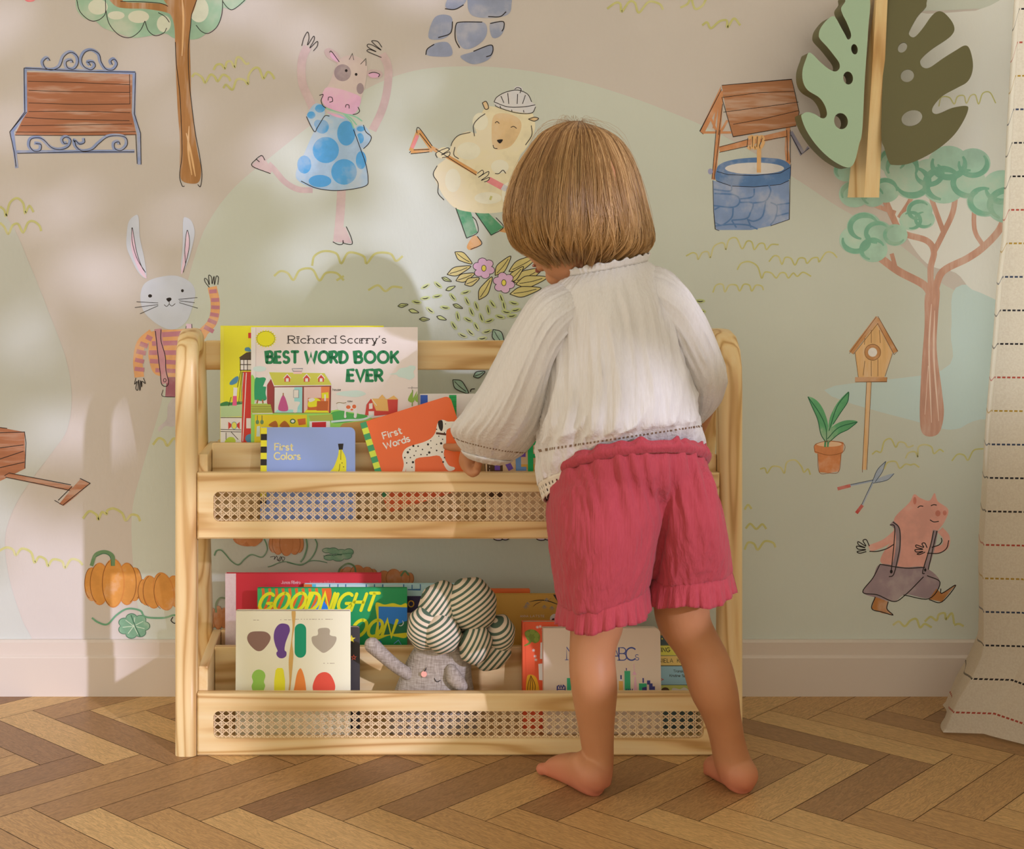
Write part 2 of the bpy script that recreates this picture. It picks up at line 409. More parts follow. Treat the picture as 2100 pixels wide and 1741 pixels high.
# =================================================================== BACK WALL
def wall_mat(name, h, k=1.0):
    m, t, p = bsdf(name); c = alb(h, k); co = N(t, 'TexCoord')
    n = N(t, 'TexNoise', Scale=3.0, Detail=3.0); t.links.new(co.outputs['Object'], n.inputs['Vector'])
    t.links.new(ramp(t, n.outputs[0], [(.3, mul(c, .96)), (.7, mul(c, 1.04))]), p.inputs['Base Color'])
    mp = N(t, 'Mapping'); mp.inputs['Scale'].default_value = (1, 1, .45); t.links.new(co.outputs['Object'], mp.inputs[0])
    n2 = N(t, 'TexNoise', Scale=160.0, Detail=2.0); t.links.new(mp.outputs[0], n2.inputs['Vector'])
    bump(t, p, n2.outputs[0], .22, .0015)
    p.inputs['Roughness'].default_value = .75; p.inputs['Specular IOR Level'].default_value = .2
    return m
CREAM = wall_mat('wallpaper_cream', 'aba194'); SAGE = wall_mat('wallpaper_sage', 'aaab9b'); TEAL = wall_mat('wallpaper_teal', 'a6b3aa'); SAGE2 = wall_mat('wallpaper_sage_deep', 'a5a497'); PALE = wall_mat('wallpaper_pale', 'bdbaae')
WALLX = 1.125
def build_wall():
    mb = MB(); A = Art(wallmap); A.lay = -2
    A.add([(-2.6, DW, -.02), (WALLX+.05, DW, -.02), (WALLX+.05, DW, 2.5), (-2.6, DW, 2.5)], [[0, 1, 2, 3]], CREAM)
    A.fill('-700,300 -300,330 -40,400 20,455 60,540 100,640 135,735 147,810 138,880 105,930 60,990 25,1050 10,1110 20,1190 45,1270 70,1330 60,1440 -700,1440', SAGE2)
    A.fill('340,1440 300,1330 278,1210 270,1060 292,960 330,830 345,740 370,640 395,540 425,460 480,385 560,318 660,240 760,178 850,145 950,136 1060,142 1180,165 1290,198 1380,232 1450,262 1540,310 1640,372 1720,425 1800,470 1880,530 1930,580 1990,608 2080,640 2160,700 2160,1440', SAGE)
    A.fill('1690,800 1900,870 1960,880 2010,860 2160,840 2160,600 2050,590 1960,590 1950,680 1930,760', TEAL)
    A.fill('2160,-200 1780,-200 1800,15 1900,22 2000,18 2160,10', SAGE)
    A.fill('1790,20 1900,28 2000,22 2160,16 2160,600 2010,600 1960,560 1900,540 1850,470 1810,380 1790,250', PALE)
    return struct(A.build('wall_back'))
wall = build_wall()
# ------------------------------------------------------------------ painted mural pieces (children of the wall)
LAYER = [8]
def mural(name, label, fn, view=(0, 0, 1)):
    A = Art(wallmap, view); A.lay = LAYER[0]; fn(A)
    LAYER[0] = LAYER[0]            # separate pieces do not overlap, so they may share layers
    A.build(name, wall, False, label)
INK = ink(); BLUE = wash('8590ad', .22, 22, (1, 1, 1), .85, .85); BRN = wash('a56d4e', .3, 40, (.18, 1, 1.6), .85, .82); OLV = wash('a9a468', .2); TRNK = wash('a17346', .3, 30, (1.6, 1, .2), .85, .85)
GRN = wash('87a184', .45, 9); PINK = wash('c79aad'); GREY = wash('a39a99')
def bench(A):
    A.fill('190,515 945,530 940,805 190,800', BRN, False); A.fill('190,800 940,805 975,965 105,965', BRN, False)
    for q in ('180,490 965,520', '180,490 182,800 88,940 120,1200', '960,520 955,815 990,950 995,1175', '120,1085 960,1080'): A.line(q, 24, BLUE, False)
    for q in ('200,580 560,590 925,605', '205,645 500,655 925,660', '205,735 560,745 925,742', '205,797 600,795 930,805', '180,838 400,850 925,862', '150,897 560,892 945,885', '110,943 560,945 970,940', '925,530 928,745', '110,965 560,968 970,962'): A.line(q, 4, INK)
    S1 = '350,430 330,410 300,440 320,485 370,495 420,470 450,400 500,370 545,400 550,450 520,490 475,480 465,440 500,425 515,445'
    S2 = '640,465 625,440 660,440 672,470 640,495 590,470 575,420 600,370 650,355 700,385 715,440 750,490 800,495 830,455 810,420 785,435 795,460'
    S3 = '245,1020 285,1030 280,1070 235,1075 205,1040 215,990 270,980 310,1000 360,1050 420,1065 480,1045 500,1000 470,975 440,990 450,1020 475,1020'
    S4 = '595,985 595,1015 560,1025 530,1000 535,1040 580,1075 650,1065 700,1020 760,975 830,965 890,980 900,1030 860,1070 815,1060 810,1020 840,1010 850,1030'
    for s in (S1, S2, S3, S4): A.line(s, 22, BLUE)
    for s in (S1, S2, S3, S4): A.line([(x+9, y+4) for x, y in pl(s)], 5, INK)
    for q in ('172,486 560,508 968,515', '172,486 178,800 70,942 105,1100 115,1190', '968,520 960,815 1004,950 1008,1175', '970,960 980,1170', '125,1095 560,1085 960,1085', '70,942 190,800'): A.line(q, 5, INK, False)
mural('painted_bench', 'bench with brown slats and blue scrollwork', bench, (0, 0, 3.482))
def tree1(A):
    A.fill('540,-60 545,60 600,130 680,150 740,200 850,240 950,270 1050,260 1180,240 1250,275 1400,280 1480,235 1560,180 1590,60 1660,70 1760,0 1830,-120 1780,-300 1560,-430 1250,-500 900,-460 640,-330 500,-160', GRN)
    G2 = wash('b4b49b', .25, 12)
    for c in ((700, 50, 70, 55), (990, 120, 75, 45), (1420, 70, 70, 90), (1170, 170, 50, 60), (830, 110, 60, 30)): A.ell(*c, G2)
    A.fill('1245,190 1225,120 1190,90 1050,65 900,60 820,40 760,-40 850,-20 900,15 1050,20 1180,30 1205,40 1170,0 1120,-140 1200,-160 1260,-40 1340,-40 1400,-200 1470,-190 1425,-60 1390,60 1365,130 1355,280 1360,480 1365,700 1385,900 1410,1080 1435,1200 1425,1290 1380,1312 1300,1290 1285,1200 1285,1000 1270,800 1258,560 1250,300', TRNK, True, 4)
    for q in ('1300,-20 1310,150 1300,400', '1350,900 1345,1080 1370,1250', '1330,950 1365,1100 1395,1260'): A.line(q, 14, wash('c0996a', .2), True, True)
    for q in ('545,-20 570,80 640,145 700,145 745,110 755,70 752,-10', '755,70 780,170 850,250 930,268 1000,220 1035,150', '1035,150 1060,220 1110,255 1170,235 1190,200', '1400,180 1440,225 1490,238 1550,190 1585,100 1590,-10', '1590,10 1620,50 1655,70 1700,45 1760,-10', '860,10 1050,15 1150,25 1200,45', '1130,90 1180,120 1210,160', '1252,300 1260,460 1285,680 1295,900 1300,1100 1283,1250 1300,1325 1318,1330', '1405,0 1370,100 1360,200 1345,350 1350,560 1370,760 1395,950 1425,1110 1442,1240 1432,1330 1412,1318'): A.line(q, 5, INK)
mural('painted_tree', 'round tree with brown trunk and inked scallops', tree1, (0, 0, 3.482))
def bushes(A):
    for v, w, L in (((0, 0, 3.482), 16, ('1370,550 1395,525 1440,550 1465,590 1500,535 1530,545 1555,580 1590,535 1630,550 1645,580', '1525,500 1545,465 1580,460 1605,490 1620,445 1650,440 1675,480 1690,415 1720,415 1755,455 1780,450', '1595,630 1615,605 1660,640 1690,570 1740,570 1770,600 1775,540 1810,490 1850,490 1880,560 1910,515 1940,530 1960,565', '0,1475 30,1500 45,1540 70,1450 120,1415 165,1450 180,1520 210,1470 240,1515', '0,1590 30,1620 60,1670 90,1610 130,1600 165,1660 200,1590 240,1580 280,1610 295,1650')),
      ((0, 800, 2.678), 13, ('-30,900 30,865 70,875 88,905 120,870 170,890 190,945 215,915 250,930 265,965 290,930 340,940 358,975 390,930 430,935 455,960', '455,705 490,665 530,685 540,710 560,670 585,680 590,660 625,650 670,675 690,715 720,685 755,690 770,720', '840,300 870,265 900,275 920,305 955,265 985,290')),
      ((0, 0, 1), 4.5, ('1245,18 1262,6 1272,8 1275,24 1290,4 1302,6 1310,26 1330,4 1352,8 1360,20', '1395,16 1410,8 1417,-4 1425,18 1440,12 1448,-2', '1440,52 1450,46 1458,58 1475,44 1490,42 1492,56 1505,38 1518,52', '562,566 575,556 590,560 602,574 615,554 640,552 655,575 668,560 690,560 705,575', '640,545 645,525 665,515 690,520 700,540 715,518 745,525 752,540 770,520 800,520 812,535 826,525', '755,595 775,585 790,597 805,588 825,590', '690,575 705,566', '1005,410 1008,402')),
      ((1400, 450, 3), 9, ('20,225 60,205 85,215 95,245 120,205 155,200 170,235 190,170 230,145 255,150 265,185 285,125 330,115 365,180 395,135 425,140 440,185 470,150 500,150 515,185 545,155 590,155', '530,260 560,225 590,230 610,275 630,235 665,240 690,280 715,240 750,240 765,270 795,240 830,235 840,260 880,205 920,205 950,235', '335,310 360,270 410,260 460,290 485,360 505,325 545,330 575,360 600,330 630,330 650,360 680,330 705,350 740,325 790,350', '185,450 205,405 245,400 260,445 285,405 330,405 350,440 375,400 410,405 425,440 450,405 485,410 497,435', '475,1535 505,1530 520,1560 550,1520 600,1525 625,1560 640,1495 690,1480 730,1520 745,1555 770,1535 785,1570', '1165,1445 1190,1425 1220,1430 1240,1365 1280,1350 1310,1400 1330,1370 1365,1375 1385,1400 1420,1390', '1370,1470 1390,1435 1430,1430 1445,1460 1450,1400 1490,1385 1530,1400 1545,1440 1580,1415 1605,1430', '1240,1535 1260,1495 1310,1490 1335,1530 1370,1505 1400,1510 1425,1505 1455,1525', '1655,1485 1690,1445 1730,1450 1755,1480 1790,1420 1850,1410')),
      ((1500, 900, 2.07), 9, ('60,380 80,360 105,382 130,362 148,382', '55,470 70,440 95,445 112,470 140,435 175,440 187,460', '55,300 70,280 85,297', '685,790 710,775 735,795 760,770 785,765 800,800 820,785 850,800', '820,775 845,755 870,770 880,745 905,740 910,765 935,740 945,785', '945,790 965,785 985,795', '1160,-60 1175,-62')),
      ((1400, 0, 3), 7, ('1575,655 1590,600 1640,600 1670,640 1690,595 1730,590 1745,635 1770,590 1800,585 1820,640 1845,575 1890,570 1925,635',))):
        A.view(*v)
        for q in L: A.line(q, w, OLV)
mural('painted_bushes', 'scattered olive scalloped bush outlines', bushes)
def cow(A):
    SK = wash('b09a94'); DB = wash('93a7cc', .3); DT = wash('4f8cc0', .25); DG = wash('8b7a7a')
    for q, w in (('505,320 470,400 462,500 475,590 520,690 540,740', 58), ('1015,370 1052,440 1060,520 1045,650 1010,770 950,895', 55), ('540,1305 440,1300 350,1250 280,1170 235,1125', 40), ('738,1300 730,1450 722,1560 735,1650', 60)): A.line(q, w, SK)
    A.fill('120,1140 195,1065 262,1165 250,1195', SK, False); A.fill('690,1560 765,1560 810,1670 680,1660', SK, False)
    A.fill('500,790 545,720 590,715 625,770 600,830 555,905 510,830', DB, True); A.fill('830,880 890,860 940,940 890,1020 850,960', DB)
    A.ell(590, 745, 34, 28, DT); A.ell(530, 790, 28, 25, DT); A.ell(575, 850, 26, 28, DT); A.ell(865, 950, 26, 36, DT); A.ell(870, 885, 28, 18, DT)
    A.fill('640,790 740,790 820,870 870,1000 915,1160 910,1270 800,1300 650,1305 540,1290 440,1240 425,1180 470,1080 540,920 580,840', DB)
    for c in ((630, 1030, 90, 90), (755, 1180, 88, 88), (770, 915, 62, 85), (482, 1130, 48, 62), (590, 1243, 78, 42), (872, 1100, 36, 62), (605, 870, 46, 48)): A.ell(*c, DT)
    A.fill('640,770 720,790 760,815 690,800', PINK)
    GR = wash('7fae90'); [A.line(q, 9, GR) for q in ('630,745 740,775 830,800 880,832', '750,780 800,810 842,858', '760,790 800,830 822,882')]
    A.fill('620,350 650,330 700,355 730,400 720,435 680,420 635,390', SK); A.fill('905,500 940,478 1000,485 1020,515 990,540 930,535', SK)
    A.fill('660,365 690,370 722,425 690,415 665,390', PINK); A.fill('920,510 950,498 995,508 990,528 945,532', PINK)
    A.fill('735,400 800,380 870,400 910,440 912,500 895,600 870,690 845,760 800,785 690,760 620,720 600,670 625,620 660,560 690,480', wash('b3a198', .2, 15))
    A.ell(745, 500, 58, 58, DG); A.ell(866, 608, 25, 38, DG)
    A.fill('640,600 720,610 800,635 870,672 850,750 810,785 720,765 630,730 603,680 612,630', PINK)
    A.ell(770, 485, 9, 10, INK); A.ell(838, 511, 9, 10, INK)
    for q in ('790,410 812,368 822,412', '868,442 905,402 905,452'): A.line(q, 4, INK, False)
    for q in ('465,315 480,260 505,220 515,260 505,310 545,250 550,275 520,330 570,285 572,315 545,350', '1015,325 985,285 945,282 970,310 1010,345 950,310 918,305 920,325 975,355 930,340 912,350 940,365 1012,395', '250,1192 125,1140 150,1095 190,1068 212,1100', '150,1090 175,1112', '770,1555 800,1620 810,1675 755,1670 748,1650 745,1675 715,1678 678,1660', '655,797 625,795 600,830 570,880 555,905 530,870 497,800', '820,890 860,1000 905,1130 920,1230 905,1275 800,1300 680,1308 560,1290 460,1243', '888,858 905,905 942,940 925,985 888,1022', '585,655 612,650 598,690 610,725 632,742', '850,735 862,762 845,780 815,787', '645,690 650,668 672,670 676,695 655,702', '765,738 770,720 788,722 790,745', '655,360 670,355 722,425', '925,505 960,497 998,510 990,530'): A.line(q, 5, INK)
mural('painted_cow', 'dancing cow in a blue spotted dress', cow, (480, 0, 3.3475))
def leaf(A, p0, p1, w, m, inkw=4, mid=True):
    a, b = Vector(p0), Vector(p1); d = b-a; n = Vector((-d.y, d.x)).normalized()*w
    q = [a, a+d*.3+n*.5, a+d*.6+n*.42, b, a+d*.6-n*.42, a+d*.3-n*.5]
    A.fill(q, m)
    if inkw:
        A.line(q+[q[0]], inkw, INK)
        if mid: A.line([a+d*.12, a+d*.5+n*.06, a+d*.85], inkw*.8, INK)
def sheep(A):
    WL = wash('cdb996', .3, 14); FC = wash('bda176'); GP = wash('4f8560', .25); HT = wash('b3b0ac'); TN = wash('bb8a54'); RD = wash('cc7a78')
    A.line('560,1170 610,1180', 22, TN); A.fill('430,1200 465,1245 410,1275 392,1255', TN)
    A.fill('335,1060 410,1075 445,1185 390,1215', GP, False); A.fill('435,1085 500,1085 577,1160 515,1200', GP, False)
    A.fill('320,720 350,690 400,670 440,680 430,640 455,600 490,545 545,545 640,540 720,570 740,640 725,700 690,760 660,800 640,900 640,1000 600,1070 500,1088 400,1080 330,1060 280,1010 250,960 225,900 235,850 290,800', WL)
    for c in ((400, 770, 60, 45), (320, 920, 40, 60), (560, 850, 45, 35), (500, 1010, 70, 30), (460, 620, 40, 45), (600, 990, 30, 60)): A.ell(*c, wash('d3c2a6', .15))
    A.fill('530,590 600,580 660,610 667,660 630,730 590,757 530,757 518,680', FC)
    A.fill('470,525 490,518 502,550 485,557', FC); A.fill('705,608 735,598 757,605 735,618', FC)
    A.fill('530,520 545,495 590,470 650,460 700,480 722,520 742,540 720,575 640,570 550,545', HT); A.line('635,455 650,447 668,455 660,475', 16, HT)
    for q in ('145,665 105,770', '105,772 215,765', '215,765 145,665', '205,750 330,820 440,885 590,965'): A.line(q, 20, TN, False)
    A.line('140,690 112,755', 18, RD, False); A.line('500,915 575,955', 32, RD, False); A.line('572,952 595,965', 30, HT, False)
    A.ell(270, 780, 34, 28, WL, -20); A.ell(475, 897, 36, 28, WL, 20)
    for q in ('138,680 135,662 150,655 215,745', '98,780 105,772', '105,785 200,775', '150,680 210,755', '120,765 200,762', '240,805 235,780 290,755 300,765 262,790 302,775 300,795 265,805', '445,885 470,868 475,885 450,905 500,875 498,895 465,920 505,905 500,920 480,928', '232,760 330,825 440,893', '535,628 545,620 557,630', '615,650 630,645 645,655', '525,740 530,755 547,758', '530,520 545,495 590,470 650,460 700,480 722,520', '535,535 550,547 640,575 720,577 742,545', '530,520 600,545 680,545 740,535', '635,455 650,447 668,455 662,475', '565,490 580,525', '600,475 605,530', '650,480 648,530', '690,485 675,530', '560,540 565,552', '620,560 622,572', '680,562 682,574', '410,675 350,690 320,720 310,745', '330,750 325,790 350,810', '240,845 220,890 245,935 245,985 275,1020', '430,695 425,640 450,605 485,580', '720,640 722,690 690,740', '535,885 555,885 575,868 590,885', '390,1215 447,1185 440,1130 420,1105', '515,1200 577,1160 540,1110', '435,1085 515,1200', '335,1060 390,1215', '445,1205 467,1245 410,1272', '470,525 490,518 502,550 485,557 470,525', '705,608 735,598 757,605 735,618 705,608'): A.line(q, 3.6, INK)
    A.fill('545,715 575,712 560,732', INK)
mural('painted_sheep', 'sheep in a woolly hat holding a garden fork', sheep, (800, 0, 2.487))
def stones(A):
    ST = wash('8a8f9e', .22, 22, (1, 1, 1), .85, .85)
    for q in ('290,0 310,-30 380,-25 385,10 340,45 285,40', '395,20 420,-30 600,-30 618,30 600,75 520,92 420,80', '195,190 220,100 260,75 310,85 318,130 300,180 250,202', '335,130 360,112 470,112 495,150 480,200 430,240 380,250 345,210', '510,120 570,112 585,140 560,185 520,190', '185,265 220,225 290,215 318,260 300,288 200,285', '360,285 420,265 510,230 527,260 500,305 430,328 380,310'): A.fill(q, ST)
    for q in ('280,45 330,48 375,25', '500,85 560,85 592,60', '318,110 315,150 300,175 245,192', '355,245 333,200 335,130 360,113 470,113', '510,120 575,110 580,140 570,160', '182,280 190,250 225,226', '425,262 510,230 525,250 515,280 490,290'): A.line(q, 5, INK)
mural('painted_stepping_stones', 'blue grey stepping stones', stones, (800, 0, 2.487))
def flowers(A):
    OL = wash('b3a468'); MV = wash('bd98ad'); YE = wash('d9b64e'); G = wash('a4a972', .2); TL = wash('7f9a86')
    for a in (((330, 1285), (418, 1345), 42), ((290, 1400), (412, 1358), 42), ((335, 1432), (432, 1395), 40), ((380, 1452), (455, 1418), 40), ((452, 1530), (520, 1412), 46), ((535, 1405), (615, 1306), 46), ((605, 1385), (760, 1300), 52), ((630, 1440), (775, 1370), 60), ((640, 1450), (800, 1415), 56), ((610, 1500), (770, 1470), 50), ((600, 1440), (680, 1360), 40)): leaf(A, *a, OL)
    for cx, cy, r in ((478, 1368, 34), (580, 1442, 34)):
        for i in range(6): A.ell(cx+cos(i*pi/3+.3)*r, cy+sin(i*pi/3+.3)*r, 24, 21, INK, 0, 18)
        for i in range(6): A.ell(cx+cos(i*pi/3+.3)*r, cy+sin(i*pi/3+.3)*r, 21, 18, MV, 0, 18)
        A.ell(cx, cy, 24, 24, MV); A.ell(cx, cy, 13, 17, INK); A.ell(cx, cy, 10, 14, YE)
    rnd = random.Random(3)
    for i, (x, y) in enumerate(((65, 1557), (120, 1587), (175, 1628), (262, 1622), (288, 1425), (308, 1470), (180, 1460), (245, 1453), (180, 1520), (240, 1510), (320, 1515), (135, 1540), (205, 1582), (280, 1568), (345, 1562), (385, 1490), (393, 1535), (345, 1612), (325, 1660), (440, 1560), (415, 1590), (398, 1630), (465, 1620), (440, 1665), (410, 1695), (370, 1710), (500, 1580), (522, 1550), (567, 1520), (580, 1558), (630, 1545), (592, 1590), (560, 1615), (505, 1635), (493, 1690), (620, 1610), (640, 1580), (470, 1725), (1580, 1535), (1585, 1585))):
        a = rnd.uniform(-.5, .9) if i < 16 else rnd.uniform(.4, 1.5)
        if i >= 30: a = rnd.uniform(-.4, .3)
        dx, dy = cos(a)*24, sin(a)*24
        if i in (0, 1, 2, 3, 4, 5, 14): leaf(A, (x-dx*1.1, y-dy*1.1), (x+dx*1.1, y+dy*1.1), 18, G, 3.5, i % 2 == 0)
        else: A.ell(x, y, 26, 10, G, math.degrees(a)); A.line([(x-dx*.7, y-dy*.7), (x, y+3), (x+dx*.7, y+dy*.7)], 5, INK, True, True)
    leaf(A, (525, 1680), (580, 1760), 50, TL)
    A.view(680, 640, 4.835)
    leaf(A, (1200, 670), (1355, 805), 90, TL, 8); leaf(A, (1405, 640), (1520, 590), 60, TL, 8); A.line('1375,790 1385,765 1420,760', 10, INK)
    A.view(1420, 640, 4.35); MV2 = wash('b0a2b8')
    A.fill('215,970 255,965 290,990 290,1070 260,1095 215,1085', INK); A.fill('220,977 255,972 284,995 284,1066 256,1088 220,1080', MV2); A.line('218,1040 235,1015 250,1030', 7, INK)
    A.view(0, 0, 1)
    for x in (1022, 1110): A.ell(x, 1100, 13, 9, INK); A.ell(x, 1100, 11, 7, MV2); A.ell(x+14, 1100, 10, 8, INK); A.ell(x+14, 1100, 8, 6, MV2)
mural('painted_flowers', 'mauve flowers with olive leaves and scattered seeds', flowers, (800, 0, 2.487))
def well(A):
    B = wash('9a6a48', .3, 40, (.18, 1, 1.6)); P = wash('b07a52'); BL = wash('73839e', .25); DB = wash('526d90'); TN = wash('c59a66')
    A.fill('225,640 235,530 105,805 128,828', P, False); A.line('215,640 190,790', 14, P); A.line('170,720 205,800', 14, P, False); A.line('275,740 235,810', 14, P, False); A.line('130,815 300,815', 14, P, False)
    A.line('238,560 222,800 190,1105', 26, P, False); A.line('648,780 640,920 650,1010', 26, P, False)
    A.line('225,920 430,870 645,818', 36, P, False)
    A.fill('240,525 670,488 685,560 715,690 695,775 310,840 270,700', B, False)
    A.line('665,810 735,945 775,905', 20, wash('7d7a86'), False)
    A.fill('185,1110 260,1130 450,1140 655,1110 655,1350 540,1390 420,1415 205,1415 190,1300', BL, False)
    A.fill('205,1050 230,1010 300,985 400,972 500,970 600,980 655,1010 665,1060 650,1110 560,1140 420,1152 280,1140 205,1110', DB); A.ell(442, 1036, 182, 36, wash('b9b3aa'))
    A.line('470,900 468,1062', 26, TN, False)
    for x in (415, 445, 475): A.line([(x-12, 850), (x+15, 842), (x+20, 880), (x, 912), (x-14, 900)], 20, TN)
    for q in ('240,600 470,570 685,562', '250,690 480,660 712,628', '310,765 480,735 714,680', '240,525 670,488 690,570 716,690 697,775 310,842 240,600', '238,550 105,808 125,825', '230,800 192,1105', '205,800 180,1100', '245,640 220,830', '225,905 400,858', '225,938 400,900', '640,840 500,865', '665,1010 660,1110 655,1350 540,1390', '185,1110 190,1300 200,1410 225,1420', '210,1055 280,1075 440,1080 600,1065 660,1030', '205,1112 300,1145 440,1150 600,1135 655,1110', '400,850 395,900', '430,840 428,905', '460,840 455,905', '490,850 470,900', '665,830 730,950 775,912', '640,800 645,990', '662,800 662,1000'): A.line(q, 3.4, INK, False)
    for q in ('190,1165 290,1175 300,1140', '195,1190 320,1200 350,1240 310,1275 190,1265', '350,1225 430,1210 440,1160', '310,1280 300,1340 240,1385 200,1370', '350,1245 430,1250 415,1310 390,1345 300,1355', '430,1250 510,1235 540,1180 530,1140', '510,1240 490,1330 440,1360 395,1350', '540,1245 580,1270 570,1340 540,1385', '580,1260 655,1250', '575,1330 650,1310', '200,1390 300,1380 400,1385 460,1410', '195,1290 230,1270', '300,1355 330,1400', '400,1350 420,1400'): A.line(q, 9, DB)
    A.ell(170, 1055, 15, 18, wash('8a8aa0'))
mural('painted_well', 'wishing well with brown roof and blue stones', well, (1400, 0, 3))
def tree2(A):
    BR = wash('a9806b', .25, 40, (1.5, 1, .25)); F1 = wash('95b09a', .35, 12); F2 = wash('6f9a80', .2)
    for q, w in (('1530,470 1480,400 1330,320 1220,240', 48), ('1310,300 1285,210', 26), ('1528,440 1525,300 1545,200 1500,130 1350,80 1290,-20 1240,-140 1230,-240', 38), ('1545,200 1600,90 1660,-40 1680,-170', 34), ('1605,80 1540,-100 1520,-170', 30), ('1330,-10 1400,-120 1420,-200', 28), ('1310,-40 1200,-80 1150,-110', 26), ('1550,440 1600,320 1750,240 1850,170 1950,60 1990,-60', 44), ('1850,165 1795,60 1795,-120', 28)): A.line(q, w, BR)
    A.fill('1490,470 1530,440 1580,430 1570,600 1562,800 1592,1040 1606,1200 1570,1320 1480,1322 1458,1200 1470,900 1488,650', BR)
    for q in ('1530,520 1515,800 1530,1250', '1550,560 1545,850 1575,1240', '1510,900 1490,1200'): A.line(q, 10, wash('c2a995', .2), True, True)
    A.view(0, 0, 1)
    bl = ((1945, 335, 42), (1995, 335, 36), (1905, 355, 34), (1850, 345, 38), (1870, 372, 42), (1935, 378, 46), (1985, 375, 38), (1815, 390, 30), (1735, 350, 26), (1752, 398, 32), (1790, 402, 26), (2055, 385, 42), (2020, 412, 38), (2065, 420, 44), (1772, 466, 36), (1755, 492, 34), (1800, 478, 30), (1835, 482, 26), (1790, 512, 30), (1885, 432, 27), (1868, 452, 24), (1895, 450, 22), (1830, 330, 30))
    for x, y, r in bl: A.ell(x, y, r, r*.86, F1)
    for x, y, r in bl:
        a0 = (x*7 + y*13) % 360
        A.line(arc(x, y, r*.8, r*.68, a0, a0+230, 12), r*.3, F2, True, True)
mural('painted_tree', 'slender tree with pinkish trunk and cloudlike crowns', tree2, (1400, 450, 3))
def birdhouse(A):
    T = wash('c09a68', .25, 40, (1.6, 1, .2)); B = wash('a97a4e')
    A.line('1145,1000 1130,1300 1115,1540', 27, T, False)
    A.fill('1060,820 1190,640 1290,820 1240,970 1080,970', T, False)
    A.line('1035,820 1200,603', 30, B, False); A.line('1195,615 1308,818', 30, B, False); A.line('1060,985 1257,985', 30, B, False)
    A.ell(1168, 817, 49, 49, B); A.ell(1168, 817, 28, 28, wash('d9d5cd'))
    for q in ('1120,730 1118,770', '1160,680 1160,760', '1210,680 1215,760', '1120,870 1110,960', '1160,870 1160,965', '1200,860 1200,965', '1060,820 1080,970', '1290,825 1245,965', '1025,825 1190,600', '1050,830 1200,640 1300,832', '1200,595 1322,810 1300,832', '1062,1000 1255,998 1257,972', '1160,1000 1132,1540', '1131,1000 1105,1540', '1105,1540 1105,1556'): A.line(q, 3, ink('6b4a30'), False)
    A.line(arc(1168, 817, 49, 49, 0, 360, 20), 3, ink('6b4a30'))
mural('painted_birdhouse', 'brown birdhouse on a pole', birdhouse, (1400, 450, 3))
def plant(A):
    PT = wash('b8784c', .25, 30); GL_ = wash('5a9465', .3, 25); DG = ink('2c5a40')
    A.fill('830,1440 975,1440 962,1550 900,1560 840,1555', PT, False)
    A.fill('812,1390 830,1375 900,1362 975,1368 990,1380 985,1430 970,1442 900,1450 830,1440 810,1428', PT); A.ell(900, 1382, 78, 16, wash('cfa27c'))
    for q in ('875,1400 880,1330', '892,1400 898,1320'): A.line(q, 12, wash('4b8058'), False)
    A.fill('770,1090 820,1110 860,1160 890,1240 895,1310 880,1370 850,1320 830,1230 790,1140', GL_); A.fill('1020,1060 1015,1120 970,1190 925,1260 898,1300 905,1220 950,1130', GL_); A.fill('1075,1245 1020,1290 960,1320 900,1370 890,1310 940,1260 1010,1235', GL_)
    for q in ('770,1090 840,1190 880,1280 885,1370', '1020,1060 950,1150 900,1300', '1075,1245 960,1280 890,1350', '770,1090 795,1150 830,1230 850,1320 880,1370', '1020,1060 1015,1120 970,1190 925,1260', '1075,1245 1020,1290 960,1320 900,1370'): A.line(q, 5, DG)
    for q in ('812,1428 900,1450 985,1430 990,1380 900,1362 815,1385 812,1428', '830,1440 840,1555 900,1560 960,1550 975,1440'): A.line(q, 3, ink('7d4a2c'))
mural('painted_potted_plant', 'terracotta pot with three wavy leaves', plant, (1400, 450, 3))
def shears(A):
    G = wash('8d97a0'); R = wash('a9443c')
    for q, w in (('505,197 600,177', 8), ('555,280 602,180', 8)): A.line(q, w, G, False)
    A.fill('600,182 640,160 690,147 660,175 610,188', G); A.fill('598,180 620,130 655,95 640,140 610,180', G)
    A.line('450,212 505,198', 14, R, False); A.line('530,315 556,281', 14, R, False)
    for q in ('505,194 600,174', '552,280 598,182', '600,188 660,175 690,147', '610,182 640,140 655,95', '598,180 620,130 655,95'): A.line(q, 2.5, ink('3c4654'))
mural('painted_shears', 'garden shears with red handles', shears, (1500, 900, 2.07))
